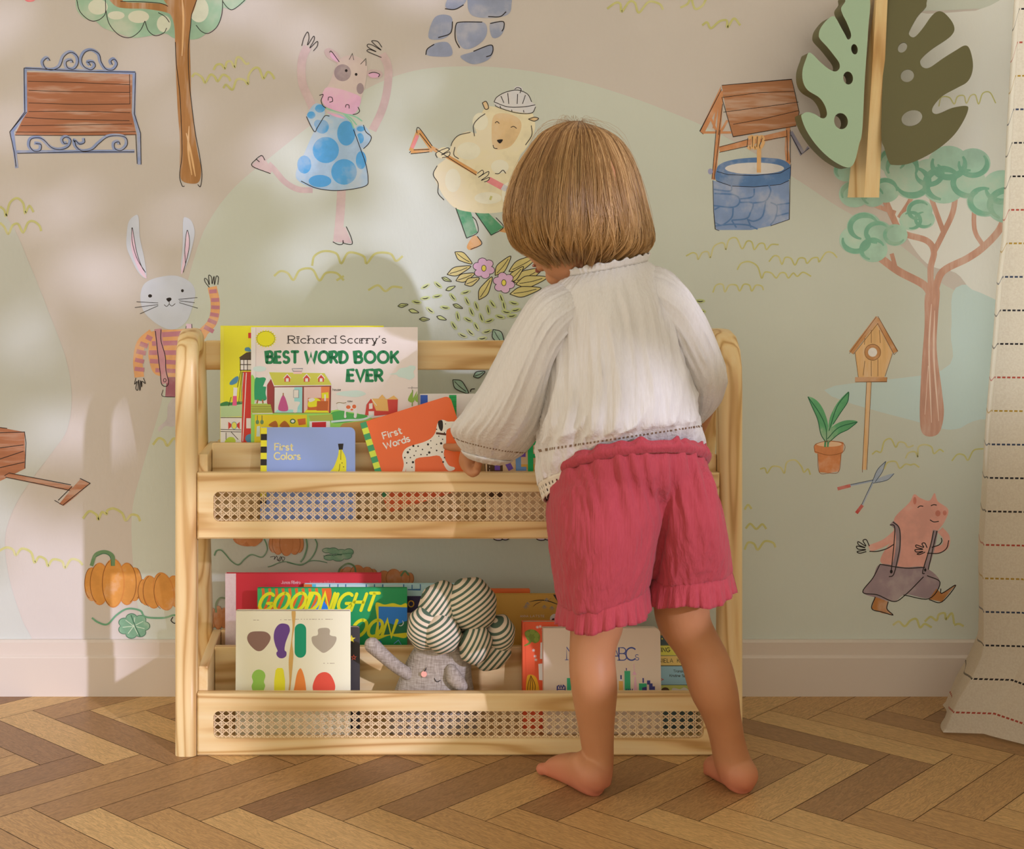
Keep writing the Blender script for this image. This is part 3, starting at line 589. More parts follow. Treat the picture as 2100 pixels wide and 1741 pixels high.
def pig(A):
    PK = wash('c6907f', .25); PP = wash('8b7878', .2); BT = wash('9f6a3c')
    A.line('700,400 650,440 585,466', 30, PK); A.line('885,385 912,420 900,462 830,474', 30, PK)
    A.fill('695,330 755,270 775,235 800,250 840,262 862,230 876,265 920,300 905,350 880,385 855,420 850,500 825,545 735,548 640,530 640,490 680,430 690,370', PK)
    for c in ((876, 316, 11, 13), (905, 314, 8, 11), (778, 262, 7, 16)): A.ell(*c, wash('b5705f'))
    A.fill('630,532 735,545 820,545 885,605 840,675 740,660 690,690 620,675 557,650 600,590', PP)
    for q in ('680,355 705,385 708,450 700,510 680,570', '866,388 850,470 822,560'): A.line(q, 22, PP)
    A.fill('610,670 665,690 660,722 685,747 640,740 595,720', BT, False); A.fill('870,635 890,655 952,620 892,692 838,680', BT, False)
    for q in ('790,292 800,285 814,286', '846,284 858,279 871,281', '842,343 858,352 880,350', '672,365 692,372 690,440 678,560', '685,352 712,380 715,450 705,510 688,575 668,585', '858,390 845,450 812,560 820,572', '872,390 858,450 835,555', '585,477 620,477 660,465 688,448', '830,485 880,485 912,465 922,430', '850,460 880,450 892,435 890,420', '630,532 600,590 557,650 620,662 690,690 740,660 815,585', '630,532 735,548 822,545', '830,580 885,610 838,678 730,662', '610,670 595,720 640,735 685,747 660,722 665,690', '888,635 893,655 952,620 892,692 838,682', '585,455 572,428 558,432 570,455 538,436 540,450 568,462 532,455 538,468 570,470 534,478 545,485 572,478', '830,462 820,442 808,445 815,460 785,450 785,460 812,468 780,470 785,480 812,478 788,488 800,490 822,480'): A.line(q, 4, INK)
    A.ell(678, 563, 6, 8, INK); A.ell(822, 556, 5, 7, INK)
mural('painted_pig', 'strutting pig in grey dungarees', pig, (1500, 900, 2.07))
def rabbit(A):
    GB = wash('aeb0b4', .2, 6); LV = wash('c6a9bd'); OR = wash('cc9263', .25); MV = wash('a87078', .2); TL = wash('aaa19c')
    A.fill('1200,1500 1250,1450 1250,1640 1180,1650 1140,1690 1130,1660 1190,1600', TL)
    A.line('1445,985 1520,900 1538,780 1515,655', 66, OR); A.line('1090,985 1010,1060 985,1180 995,1300', 68, OR)
    A.fill('1085,975 1260,960 1400,950 1480,990 1440,1080 1430,1300 1250,1300 1110,1280 1065,1180 1062,1090', OR)
    for q, w in (('1110,1000 1440,980', 36), ('1085,1060 1440,1050', 34), ('1065,1125 1430,1125', 34), ('1070,1185 1430,1205', 32), ('1110,1250 1430,1265', 30), ('1045,1010 1085,1030', 34), ('1000,1060 1055,1080', 34), ('975,1115 1040,1130', 32), ('965,1175 1028,1190', 30), ('962,1240 1030,1248', 30), ('1495,690 1548,685', 28), ('1508,750 1565,748', 28), ('1508,800 1568,803', 26), ('1500,850 1562,860', 28), ('1485,890 1545,915', 28), ('1460,940 1525,975', 30)): A.line(q, w, MV, False)
    A.fill('1190,1300 1430,1300 1430,1440 1180,1440', wash('8f5a62'), False)
    A.line('1128,955 1145,1100 1180,1345', 52, wash('b07f84')); A.line('1350,920 1345,975', 40, LV)
    A.fill('905,280 920,190 965,145 990,160 998,300 1030,450 1045,590 990,555 935,450 905,370', GB); A.fill('1308,180 1330,160 1370,190 1390,270 1370,380 1340,480 1300,552 1292,500 1305,350', GB)
    A.fill('945,235 960,330 985,450 1048,590 1005,560 960,460 936,350', LV); A.fill('1336,255 1355,330 1340,420 1305,552 1294,545 1318,400', LV)
    A.fill('1005,700 1035,630 1120,590 1250,575 1350,615 1393,680 1385,760 1340,890 1270,950 1200,957 1120,920 1040,850 1008,780', GB)
    A.ell(1072, 720, 14, 12, INK); A.ell(1303, 683, 10, 11, INK); A.fill('1190,738 1215,732 1225,745 1208,762 1192,752', INK)
    for q in ('1208,760 1208,778 1190,795 1172,782', '1208,778 1228,792 1252,775', '1130,770 975,762', '1130,782 963,803', '1130,790 1000,848', '1275,745 1410,732', '1280,755 1390,768', '1280,768 1413,808', '1040,553 980,455 945,335 945,232 975,400 1012,510 1040,553', '1308,552 1345,410 1353,320 1336,252 1320,380 1325,490', '1150,960 1150,1040 1180,1150 1185,1250 1203,1330 1190,1365 1155,1350 1145,1270 1130,1150 1110,970', '1165,1390 1160,1435 1250,1442', '1330,935 1325,975', '1370,920 1372,965', '1495,660 1465,620 1462,595 1480,605 1495,640 1490,575 1510,585 1515,635 1528,580 1532,640 1545,580 1560,590 1555,640', '970,1305 962,1350 980,1330 970,1380 985,1390 990,1320 1000,1395 1005,1325 1012,1370 1015,1330 1038,1345 1025,1305'): A.line(q, 5 if len(q) > 60 else 4, INK)
    A.line(arc(1177, 1322, 10, 12, 0, 360, 10), 4, INK)
mural('painted_rabbit', 'waving rabbit in a striped jumper', rabbit, (0, 400, 3.482))
def barrow(A):
    A.fill('-80,205 0,205 135,230 140,430 70,465 0,500 -80,520', BRN, False); A.fill('325,625 395,540 440,490 495,510 420,580 350,635', BRN, False); A.line('30,465 200,500 395,542', 30, BRN, False)
    for q in ('0,205 40,210', '-20,235 60,232 135,230 143,290 137,430', '-20,320 130,300', '-20,385 130,335', '-20,430 135,395', '25,470 50,455 390,520', '30,478 200,512 385,550', '300,605 345,632 495,512', '440,488 440,485 497,512', '320,605 395,530'): A.line(q, 4, INK, False)
mural('painted_barrow', 'brown garden cart with a handle', barrow, (0, 800, 2.678))
def pumpkins(A):
    OR = wash('b9803f', .25); OR2 = wash('b3743a', .2); G = wash('6f9273', .35, 25); DG = ink('3d6048'); ST = wash('5f7a55')
    def pump(cx, cy, r, rot=0, k=1.0):
        for dx, w, h in ((-.78, .28, .62), (.78, .28, .62), (-.5, .36, .78), (.5, .36, .78), (0, .42, .9)):
            A.ell(cx+dx*r, cy+abs(dx)*.05*r, w*r, h*r*k, OR2, rot); A.ell(cx+dx*r, cy+abs(dx)*.05*r, w*r*.9, h*r*.95*k, OR, rot)
            A.line(arc(cx+dx*r, cy, w*r*.95, h*r*.95*k, 110, 250) if dx <= 0 else arc(cx+dx*r, cy, w*r*.95, h*r*.95*k, -70, 70), 3, ink('6b4424'))
    pump(622, 1060, 150, 0, 1.0); A.line('622,965 618,910 575,888 525,905 502,965', 20, ST); A.line('612,965 605,915 570,897 525,915', 4, DG)
    pump(900, 1105, 135, -12, .88)
    for i in range(7): A.ell(735+58*cos(i*.9), 1295+45*sin(i*.9), 32, 26, DG)
    for i in range(7): A.ell(735+56*cos(i*.9), 1295+43*sin(i*.9), 30, 24, G)
    A.ell(735, 1295, 55, 42, G)
    for i in range(7): A.line([(735, 1295), (735+62*cos(i*.9+.3), 1295+48*sin(i*.9+.3))], 4, wash('a9b69a'), False)
    A.line('720,1235 745,1300 770,1352', 6, DG)
    A.line('505,1250 540,1275 590,1285 640,1235 700,1200 770,1210 800,1245 900,1250 960,1235 1010,1260', 10, wash('5f8a68'))
    A.line('950,1245 940,1265 960,1280 975,1265', 5, INK)
    A.view(340, 960, 4.835)
    OR = wash('b0764a', .25); OR2 = wash('a86c42', .2)
    A.ell(815, 690, 150, 85, OR2); A.ell(870, 690, 75, 85, OR); A.ell(750, 680, 60, 78, OR)
    pump(1195, 745, 165, 0, .85)
    for q, w in (('480,865 500,820 545,810 590,850 650,920 720,955 780,900 850,855 950,880 1000,820 1000,760 975,700', 14), ('1390,690 1400,780 1370,880 1335,930', 18), ('1480,700 1500,760 1470,850 1400,930 1320,955 1200,930', 14), ('1010,975 1050,965 1120,935 1200,925 1330,960 1420,920 1500,915 1600,935', 8)): A.line(q, w, wash('6f8b6c')); A.line([(x+4, y+4) for x, y in pl(q)], 4, DG)
    A.line('1035,880 1080,875 1075,905 1100,870 1115,915 1140,875 1160,920 1180,890 1150,880 1130,920 1100,905', 5, INK)
    for c in ((1600, 815, 50, 26), (1660, 820, 55, 34), (1740, 830, 60, 28), (1815, 830, 48, 36), (1620, 885, 55, 30), (1710, 890, 60, 34), (1790, 870, 55, 34)): A.ell(*c, DG)
    for c in ((1600, 815, 45, 21), (1660, 820, 50, 29), (1740, 830, 55, 23), (1815, 830, 43, 31), (1620, 885, 50, 25), (1710, 890, 55, 29), (1790, 870, 50, 29)): A.ell(*c, G)
    A.line('1560,870 1700,855 1850,840', 5, DG)
    pump(1900, 1060, 190, 0, .6); A.line('1715,1060 1725,1000 1800,945 1870,975 1885,1060', 18, ST); pump(2260, 1090, 190, 0, .55); A.line('2330,1070 2370,1020 2410,1060', 18, ST)
    pump(520, 1480, 120, 0, 1.1); A.line('500,1430 500,1340 540,1285 600,1290', 18, ST)
mural('painted_pumpkins', 'orange pumpkins with vines and leaves', pumpkins, (0, 800, 2.678))
def misc(A):
    A.fill('45,-10 75,-10 70,2 55,3', wash('c96a6a'))
mural('painted_petal', 'small red mark at the top edge', misc)

# =================================================================== BASEBOARD, RIGHT WALL, WINDOWS
WHITE = plain('b8a598', .45, .4, (.71, .635, .57, 1))
def profile_x(name, x0, x1, prof, mat):
    n = len(prof); vs = [(x0, y, z) for y, z in prof]+[(x1, y, z) for y, z in prof]
    fs = [[i, i+n, (i+1) % n+n, (i+1) % n] for i in range(n)]+[list(range(n)), list(range(2*n-1, n-1, -1))]
    return struct(obj(name, vs, fs, mat))
b = DW-.0005
profile_x('baseboard_back', -2.6, WALLX-.013, [(b, 0), (b, .0925), (b-.005, .0925), (b-.010, .089), (b-.010, .068), (b-.013, .066), (b-.0145, .064), (b-.0145, .001), (b-.0145, 0)], WHITE)
WM = wall_mat('wall_paint_pale', 'c3bcae')
def right_wall():
    mb = MB(); X0, X1 = WALLX, WALLX+.14
    # openings: (y0, y1, z0, z1); the first is behind the curtain, the second lets the sun in
    ops = [(1.62, 2.24, .475, 1.75), (-1.15, .92, .62, 2.35)]
    ys = [-2.4, -1.15, .92, 1.62, 2.24, DW+.14]; zs = [0, .475, .62, 1.75, 2.35, 2.5]
    for i in range(len(ys)-1):
        for j in range(len(zs)-1):
            ym, zm = (ys[i]+ys[i+1])/2, (zs[j]+zs[j+1])/2
            if any(a < ym < b_ and c < zm < d for a, b_, c, d in ops): continue
            mb.box((X0, ys[i], zs[j]), (X1, ys[i+1], zs[j+1]), WM)
    struct(mb.build('wall_right'))
    fr = plain('c9c0b4', .4, .4)
    for k, (a, b_, c, d) in enumerate(ops):
        m = MB(); t = .035
        m.box((X0+.05, a, c), (X0+.10, a+t, d), fr, .004); m.box((X0+.05, b_-t, c), (X0+.10, b_, d), fr, .004)
        m.box((X0+.05, a+t, c), (X0+.10, b_-t, c+t), fr, .004); m.box((X0+.05, a+t, d-t), (X0+.10, b_-t, d), fr, .004)
        w = struct(m.build('window_%d' % (k+1)))
        s = MB(); s.box((X0-.008, a-.04, c-.022), (X0+.05, b_+.04, c), fr, .004)
        sl = s.build('window_sill', w)
right_wall()

struct(obj('ceiling', [(-2.6, -2.4, 2.5), (WALLX+.14, -2.4, 2.5), (WALLX+.14, DW+.14, 2.5), (-2.6, DW+.14, 2.5), (-2.6, -2.4, 2.6), (WALLX+.14, -2.4, 2.6), (WALLX+.14, DW+.14, 2.6), (-2.6, DW+.14, 2.6)], [[3, 2, 1, 0], [4, 5, 6, 7], [0, 1, 5, 4], [1, 2, 6, 5], [2, 3, 7, 6], [3, 0, 4, 7]], plain('d8d2c8', .9, .1, (.80, .77, .72, 1))))
# =================================================================== BOOKSHELF
PX, PY, PZ = pine('x', 1.0, 7.0, 21.0), pine('y'), pine('z', 1.0, 7.0, 20.0)
XL0, XL1, XR0, XR1 = -.2585, -.2262, .5405, .5748
DF = 2.034                                           # front face of the trays
shelf = thing('bookshelf', 'low pine bookshelf with two cane-fronted book trays standing against the mural wall', 'bookshelf', ((XL0+XR1)/2, 2.15, 0))
def side_frame(xc, hw, name='side_frame'):
    # bent frame: upright front post, rounded top, rear leg raked towards the wall
    path = [(2.050, 0), (2.050, .15), (2.050, .3), (2.050, .45), (2.050, .54), (2.0515, .566), (2.059, .587), (2.074, .600), (2.094, .605), (2.116, .605), (2.138, .600), (2.154, .588), (2.164, .570), (2.172, .54), (2.195, .45), (2.232, .3), (2.269, .15), (2.3045, 0)]
    mb = MB(); n = len(path); seg = 28; vs = []; fs = []
    for i, (y, z) in enumerate(path):
        a = Vector(path[max(i-1, 0)]); c = Vector(path[min(i+1, n-1)]); d = (c-a).normalized()
        if i in (0, n-1): d = Vector((0, 1 if i == 0 else -1))
        nx = Vector((-d.y, d.x))                     # in-plane normal (y, z), outside of the bend
        if i in (0, n-1): nx = Vector((-1, 0)) if i == 0 else Vector((1, 0))
        for j in range(seg):
            th = 2*pi*j/seg; cc, ss = cos(th), sin(th)
            u = math.copysign(abs(cc)**.55, cc)*hw; v = math.copysign(abs(ss)**.55, ss)*.0185
            vs.append((xc+u, y+nx.x*v, z+nx.y*v))
    for i in range(n-1):
        for j in range(seg): fs.append([i*seg+j, i*seg+(j+1) % seg, (i+1)*seg+(j+1) % seg, (i+1)*seg+j])
    fs += [list(range(seg)), list(range(n*seg-1, (n-1)*seg-1, -1))]
    mb.add(vs, fs, PZ)
    o = mb.build(name, shelf, True); return o
side_frame((XL0+XL1)/2, (XL1-XL0)/2); side_frame((XR0+XR1)/2, (XR1-XR0)/2)
m = MB(); m.box((XL1-.002, 2.160, .557), (XR0+.002, 2.178, .6025), PX, .003); m.build('top_rail', shelf)
CANE = None
def cane_mat():
    m, t, p = bsdf('cane'); co = N(t, 'TexCoord'); n = N(t, 'TexNoise', Scale=260.0, Detail=2.0)
    t.links.new(co.outputs['Object'], n.inputs['Vector'])
    t.links.new(ramp(t, n.outputs[0], [(.3, (.72, .50, .27, 1)), (.5, (.88, .69, .44, 1)), (.8, (.93, .77, .54, 1))]), p.inputs['Base Color'])
    p.inputs['Roughness'].default_value = .5; return m
CANE = cane_mat()
def tray(z0, z1, floor_z, side_z, div_d, div_z, back_z, ox0, ox1, oz0, oz1):
    """z0..z1 front panel, opening ox0..ox1 x oz0..oz1 filled with cane"""
    # front panel with a rounded slot
    y0, y1 = DF, DF+.018; r = .009
    def ring(x0, x1, a, b_, rr, k=5):
        pts = []
        for cx, cz, s in ((x1-rr, b_-rr, 0), (x0+rr, b_-rr, 90), (x0+rr, a+rr, 180), (x1-rr, a+rr, 270)):
            pts += [(cx+rr*cos(radians(s+90*i/k)), cz+rr*sin(radians(s+90*i/k))) for i in range(k+1)]
        return pts
    inner = ring(ox0, ox1, oz0, oz1, r); outer = []
    e = .0008
    xa, xb = XL1+e, XR0-e
    for i, (x, z) in enumerate(inner):               # matching outer points, corner groups snapped to the corners
        q = i//6
        outer.append([(xb, z1), (xa, z1), (xa, z0), (xb, z0)][q])
    n = len(inner); mb = MB(); vs = []; fs = []
    bev = .0025
    loops = []
    for pts, y in ((outer, y1), (outer, y0+bev), ('b', y0), (inner, y0), (inner, y1)):
        if pts == 'b': pts = [((x-bev if x > 0 else x+bev), (z-bev if z > (z0+z1)/2 else z+bev)) for x, z in outer]
        loops.append([(x, y, z) for x, z in pts])
    for lp in loops: vs += lp
    for k in range(len(loops)):
        k2 = (k+1) % len(loops)
        for i in range(n):
            j = (i+1) % n; fs.append([k*n+i, k*n+j, k2*n+j, k2*n+i])
    mb.add(vs, fs, PX)
    bm = bmesh.new(); me = bpy.data.meshes.new('t'); me.from_pydata(mb.v, [], mb.f); bm.from_mesh(me)
    bmesh.ops.remove_doubles(bm, verts=bm.verts, dist=1e-6); bmesh.ops.recalc_face_normals(bm, faces=bm.faces)
    m2 = MB(); m2.bm(bm, PX); bpy.data.meshes.remove(me); m2.build('front_panel', shelf)
    # woven cane: paired uprights, paired crossbars, diagonals in both directions
    cy = DF+.0062; px_, pz_ = .01226, (oz1-oz0)/4.0; nx = int(round((ox1-ox0)/px_)); px_ = (ox1-ox0)/nx
    c = MB(); w = .00058
    def strip(a, b_, hw, y):
        a, b_ = Vector(a), Vector(b_); d = (b_-a).normalized(); nn = Vector((-d.y, d.x))*hw
        q = [a+nn, b_+nn, b_-nn, a-nn]
        c.add([(p.x, y, p.y) for p in q]+[(p.x, y+.0006, p.y) for p in q], [[0, 1, 2, 3], [4, 7, 6, 5], [0, 4, 5, 1], [1, 5, 6, 2], [2, 6, 7, 3], [3, 7, 4, 0]], CANE)
    m_ = .003
    for i in range(nx+1):
        x = ox0+i*px_
        for s in (-.00115, .00115):
            if ox0-m_ < x+s < ox1+m_: strip((x+s, oz0-m_), (x+s, oz1+m_), w, cy)
    for j in range(5):
        z = oz0+j*pz_
        for s in (-.00115, .00115): strip((ox0-m_, z+s), (ox1+m_, z+s), w, cy+.0007)
    H = oz1-oz0
    for i in range(-5, nx+1):
        for sg in (1, -1):
            x0 = ox0+(i+.5)*px_; a = [x0, oz0 if sg > 0 else oz1]; b_ = [x0+4*px_, oz1 if sg > 0 else oz0]
            # clip to the opening in x
            for p_, q_ in ((a, b_), (b_, a)):
                for lim, t_ in ((ox0-m_, p_[0] < ox0-m_), (ox1+m_, p_[0] > ox1+m_)):
                    if t_:
                        f = (lim-p_[0])/(q_[0]-p_[0]); p_[1] += (q_[1]-p_[1])*f; p_[0] = lim
            if abs(a[0]-b_[0]) > .004: strip(a, b_, .00062, cy-.0007 if sg > 0 else cy-.0014)
    c.build('cane_panel', shelf)
    # sides
    for xs in ((XL1+.0006, XL1+.0146), (XR0-.0146, XR0-.0006)):
        mb = MB(); mb.box((xs[0], y1+.0005, z0+.002), (xs[1], 2.215 if z0 > .1 else 2.270, side_z), PY, .002); mb.build('side_panel', shelf)
    xi0, xi1 = XL1+.0152, XR0-.0152
    back = 2.195 if z0 > .1 else 2.256
    mb = MB(); mb.box((xi0, y1+.0005, floor_z-.010), (xi1, back+.010, floor_z), PX); mb.build('tray_floor', shelf)
    mb = MB(); mb.box((xi0, div_d, floor_z+.0004), (xi1, div_d+.012, div_z), PX, .0015); mb.build('divider', shelf)
    mb = MB(); mb.box((xi0, back, floor_z+.0004), (xi1, back+.012, back_z), PX, .0015); mb.build('back_board', shelf)
tray(.318, .4145, .332, .440, 2.108, .4495, .444, -.2015, .5165, .3435, .3872)
tray(.0006, .0912, .0125, .1265, 2.150, .1295, .1285, -.2015, .5165, .0258, .0660)
# =================================================================== BOOKS
PAPER = plain('e6ddca', .8, .1, (.86, .82, .72, 1))
def paint(h, rough=.38, k=1.12): return plain(h, rough, .4, raw=alb(h, k))
def book(name, label, x0, x1, ytop, d, zb, t, cover, art=None, lean=3.0, roll=0.0, board=False, corner=.0, spine=None, zbo=0.0, group=None, catg='book', cornerL=None):
    """book face measured in the photo at depth d; stands on height zb; t thick; leans back; rolled about its lower corner"""
    zb += t*sin(radians(lean))+.0006
    k = d/F; wm = (x1-x0)*k; ztop = CH-(ytop-VY)*k; hm = (ztop-zb-zbo)/cos(radians(lean))
    base = Vector(((x0-VX)*k, d, zb+zbo))
    cl, sl = cos(radians(lean)), sin(radians(lean)); cr, sr = cos(radians(roll)), sin(radians(roll))
    # lean keeps the top edge at depth d, so the foot stands forward of it
    foot = base-Vector((0, sl*hm, 0))
    def P(u, v, o=0.0):                              # u across, v up, o out of the cover (towards the reader)
        uu = u*cr-v*sr; vv = u*sr+v*cr
        return foot+Vector((uu, vv*sl-o*cl, vv*cl+o*sl))
    r = thing(name, label, catg, foot+Vector((wm/2, t/2, 0)), group or ('books in the upper tray' if zb > .2 else 'books in the lower tray'))
    def outline(ins=0.0):
        c1 = max(.0003, corner-ins*.3); c0 = max(.0003, (corner if cornerL is None else cornerL)-ins*.3); pts = []
        for cx, cv, rr, s in ((wm-ins-c1, hm-ins-c1, c1, 0), (ins+c0, hm-ins-c0, c0, 90), (ins+c0, ins+c0, c0, 180), (wm-ins-c1, ins+c1, c1, 270)):
            pts += [(cx+rr*cos(radians(s+90*i/5)), cv+rr*sin(radians(s+90*i/5))) for i in range(6)]
        return pts
    ct = .0018
    fm = lambda x, y, l: P((x-x0)*k, hm-(y-ytop)*k/cl, .0002+l*.000006)
    if roll:
        # art is drawn straight and turned with the book
        fm = lambda x, y, l: P(x*k, hm-y*k, .0002+l*.000006)
    A = Art(fm); A.clip = (0, 0, wm/k, hm/k) if roll else (x0, ytop, x1, ytop+hm*cl/k); nv = P(0, 0, -1)-P(0, 0, 0)
    A.prism([P(u, v) for u, v in outline()], Vector(), nv*ct, cover)
    A.prism([P(u, v) for u, v in outline()], nv*(t-ct), nv*ct, cover)
    A.prism([P(0, 0), P(.0016, 0), P(.0016, hm), P(0, hm)], nv*ct, nv*(t-2*ct), spine or cover)
    if art: art(A)
    A.build('cover', r)
    Q = MB(); Q.prism([P(u, v) for u, v in outline(.0006 if board else .003) if True], nv*(ct+.0001), nv*(t-2*ct-.0002), PAPER)
    pg = Q.build('pages', r)
    return r, P, k, hm
# ---- upper tray, back row
def a_yellow(A):
    R = paint('a8281c'); G = paint('2f6a33'); LG = paint('93a878'); Wt = paint('d8d2c6'); B = paint('3f6f86'); BK = plain('33291e'); YG = paint('9aa832')
    A.fill('452,669 459,669 459,905 452,905', paint('d3c63a'), False)
    A.view(340, 640, 4.835)
    A.fill('545,900 600,905 640,890 700,905 760,895 840,890 840,1030 545,1040', LG, False); A.fill('545,905 600,885 640,895 680,890 760,885 760,910 545,930', G)
    A.fill('545,1040 755,1040 755,1290 545,1290', Wt, False)
    for q in ('545,1045 755,1045', '545,1160 750,1165', '545,1180 750,1185', '600,1190 600,1280', '650,1185 720,1260'): A.line(q, 6, BK, False)
    A.fill('610,1250 640,1235 680,1245 690,1290 590,1290', YG); A.fill('622,1085 655,1110 655,1130 622,1160', R, False); A.fill('735,1085 705,1110 705,1130 735,1160', R, False); A.ell(680, 1122, 24, 34, paint('c9b94a')); A.line(arc(680, 1122, 26, 36, 0, 360, 16), 5, B)
    A.fill('765,590 1250,590 1250,1290 752,1290', R, False); A.fill('735,470 1250,470 1250,580 740,575', Wt, False)
    for x in (740, 775, 810, 850, 900): A.line([(x, 460), (x, 580)], 7, BK, False)
    for y in (470, 520, 575): A.line([(735, y), (1250, y)], 8, BK, False)
    A.fill('728,450 800,400 840,395 1250,395 1250,460 740,468', plain('4a4030'), False)
    A.fill('790,385 785,360 800,350 830,352 845,390', B); A.fill('800,1050 845,1050 845,1150 800,1150', Wt, False); A.ell(845, 1250, 55, 45, B)
    for q in ('770,600 745,900', '800,600 775,1100 765,1280'): A.line(q, 8, Wt, False)
    A.fill('668,830 705,830 705,925 662,925', paint('b8486a'), False); A.fill('672,745 712,750 705,830 670,830', Wt, False)
    A.fill('640,690 680,650 715,635 722,660 705,700 660,720 635,715', B); A.line('650,840 625,930', 5, BK, False); A.line('712,745 745,580', 5, BK, False); A.line('745,900 765,590', 5, BK, False); A.line('725,890 755,590', 5, BK, False)
    A.fill('818,205 900,205 900,258 818,258', R, False)
book('picture_book', 'large bright yellow picture book with a red lighthouse, behind the white one', 452, 787, 668, 2.1485, .332, .010, paint('d2c21e'), a_yellow, lean=1.3)
def a_farm(A):
    W_ = paint('c3b3aa'); G = paint('0d6236', .35); RD = paint('a5332a'); BK = plain('2b221c', .5); YG = paint('a4a23c'); GR = paint('1f7a4e'); LG = paint('7fae4a'); TN = paint('ba9350'); SKY = paint('a6c3ca'); PK = paint('cf9d93'); YE = paint('dcb91a')
    A.fill('515,672 524,672 524,905 515,905', paint('d5cbc8'), False); A.line('525,672 525,905', .8, paint('a99e98'), False)
    A.view(340, 640, 4.835)
    Y = paint('e6cf0c')
    pts = []
    for i in range(44):
        a = 2*pi*i/44; rr = 1.0 if i % 2 == 0 else 1.22
        pts.append((992+88*rr*cos(a), 264+74*rr*sin(a)))
    A.fill(pts, Y, False); A.line([(992+88*cos(2*pi*i/30), 264+74*sin(2*pi*i/30)) for i in range(31)], 4, plain('5e5a2a'))
    text(A, 'Richard', 1215, 308, 72, 9, BK, .2, serif=True, width=468); text(A, "Scarry's", 1728, 308, 72, 9, BK, .2, serif=True, width=455)
    text(A, 'BEST', 1002, 500, 108, 29, G, .28, width=310); text(A, 'WORD', 1385, 500, 108, 29, G, .26, width=415); text(A, 'BOOK', 1878, 500, 108, 29, G, .28, width=425)
    text(A, 'EVER', 1806, 680, 108, 29, G, .26, width=345)
    for q in ('2295,500 2305,465', '2170,680 2185,650'): pass
    A.fill('870,550 920,535 985,545 990,575 930,590 875,580', SKY)
    A.fill('2210,615 2280,600 2320,560 2390,545 2420,530 2470,535 2475,560 2455,590 2465,640 2420,670 2370,655 2310,640 2280,620', SKY)
    A.fill('1690,815 1730,790 1810,780 1900,775 1960,790 1980,815 1900,840 1800,835', SKY)
    A.fill('845,905 1060,905 1640,975 1700,965 1790,985 1900,1000 2000,1040 2200,1080 2300,1300 845,1300', LG, False)
    A.fill('1640,1000 1750,975 1830,1000 1990,1020 1960,1060 1750,1095 1640,1090', paint('3f8a3c'))
    A.fill('1740,1120 1850,1090 2000,1075 2100,1040 2500,1020 2500,1300 1720,1300', paint('a07a3f'))
    A.fill('845,640 880,650 890,760 880,900 845,900', LG); A.fill('885,665 930,650 985,650 1000,700 990,800 1000,860 960,880 900,870 880,850', GR)
    for q in ('915,865 905,905', '960,865 965,905'): A.line(q, 14, plain('8a5a30'), False)
    # farmhouse
    A.fill('1005,720 1045,660 1075,730 1060,1000 1005,900', paint('7c2c28'), False); A.fill('965,735 1025,590 1045,605 1000,740', paint('c7d4dc'), False)
    A.fill('1070,735 1640,725 1635,1000 1060,1000', paint('6e2f25'), False)
    A.fill('1080,745 1355,742 1352,995 1078,995', paint('d6cdc6'), False); A.fill('1275,745 1355,742 1352,995 1275,960', paint('7fb0bf'), False); A.fill('1078,995 1110,965 1330,965 1352,995', paint('85b5c0'), False)
    A.fill('1370,742 1625,738 1620,995 1370,995', PK, False); A.fill('1540,740 1625,738 1620,995 1540,960', paint('c26a3a'), False); A.fill('1370,995 1400,960 1590,960 1620,995', YE, False)
    A.fill('1020,592 1575,600 1645,722 1075,728', YG, False); A.line('1020,592 1575,600 1648,724 1075,730 1020,592', 6, paint('d9d4c0'), False)
    for x in (1205, 1397, 1540):
        A.fill([(x-28, 690), (x-28, 645), (x, 620), (x+28, 645), (x+28, 690)], RD, False); A.line([(x-36, 655), (x, 615), (x+36, 655)], 8, paint('d9d4c0'), False); A.fill([(x-14, 688), (x-14, 655), (x+14, 655), (x+14, 688)], paint('dad5c8'), False)
    A.fill('1265,580 1350,580 1350,612 1265,612', PK, False); A.line('1252,560 1360,560 1350,585 1262,585 1252,560', 4, plain('56606c'), False)
    # furniture in the rooms: wash stand, mirror, bed and lamp
    A.fill('1240,890 1330,890 1310,940 1300,990 1265,990 1265,940', paint('e0dcd6')); A.fill('1268,770 1318,770 1318,848 1268,848', paint('c7d0d2'), False); A.line('1268,770 1318,770 1318,848 1268,848 1268,770', 4, plain('6b7076'), False)
    A.fill('1130,890 1165,820 1200,890 1210,975 1120,970', paint('a04470')); A.line('1165,800 1165,830', 10, plain('8b5a34'), False)
    A.fill('1410,850 1540,850 1540,970 1405,970', paint('a3521e'), False); A.fill('1420,875 1480,850 1530,870 1540,920 1420,940', YE); A.fill('1415,860 1460,850 1480,870 1430,890', paint('d9d2c4')); A.fill('1500,880 1610,880 1605,975 1495,975', paint('9c4c1c'), False)
    A.fill('1545,800 1612,792 1615,850 1548,855', YE, False); A.line('1580,815 1580,880', 16, paint('e0dcd6'), False)
    A.fill('845,912 1040,912 1062,1000 860,1005', paint('8d9238'), False); A.line('860,1006 1062,1002', 8, paint('d9d4c0'), False)
    for y in (935, 958, 980): A.line([(850, y), (1052, y)], 3, plain('5f6428'), False)
    A.fill('885,1015 1400,1015 1405,1300 880,1300', paint('d3a714'), False)
    for x in (910, 955): A.line([(x, 1022), (x, 1070)], 7, plain('4a5a3c'), False); A.ell(x, 1088, 17, 22, plain('5f7a52'))
    A.ell(1260, 1080, 28, 24, plain('355f38')); A.ell(1260, 1080, 17, 14, paint('ddd6c6')); A.fill('1305,1060 1385,1050 1390,1110 1320,1120', paint('a8501c'), False); A.fill('905,1130 935,1125 935,1230 900,1230', paint('a9bcb8'), False)
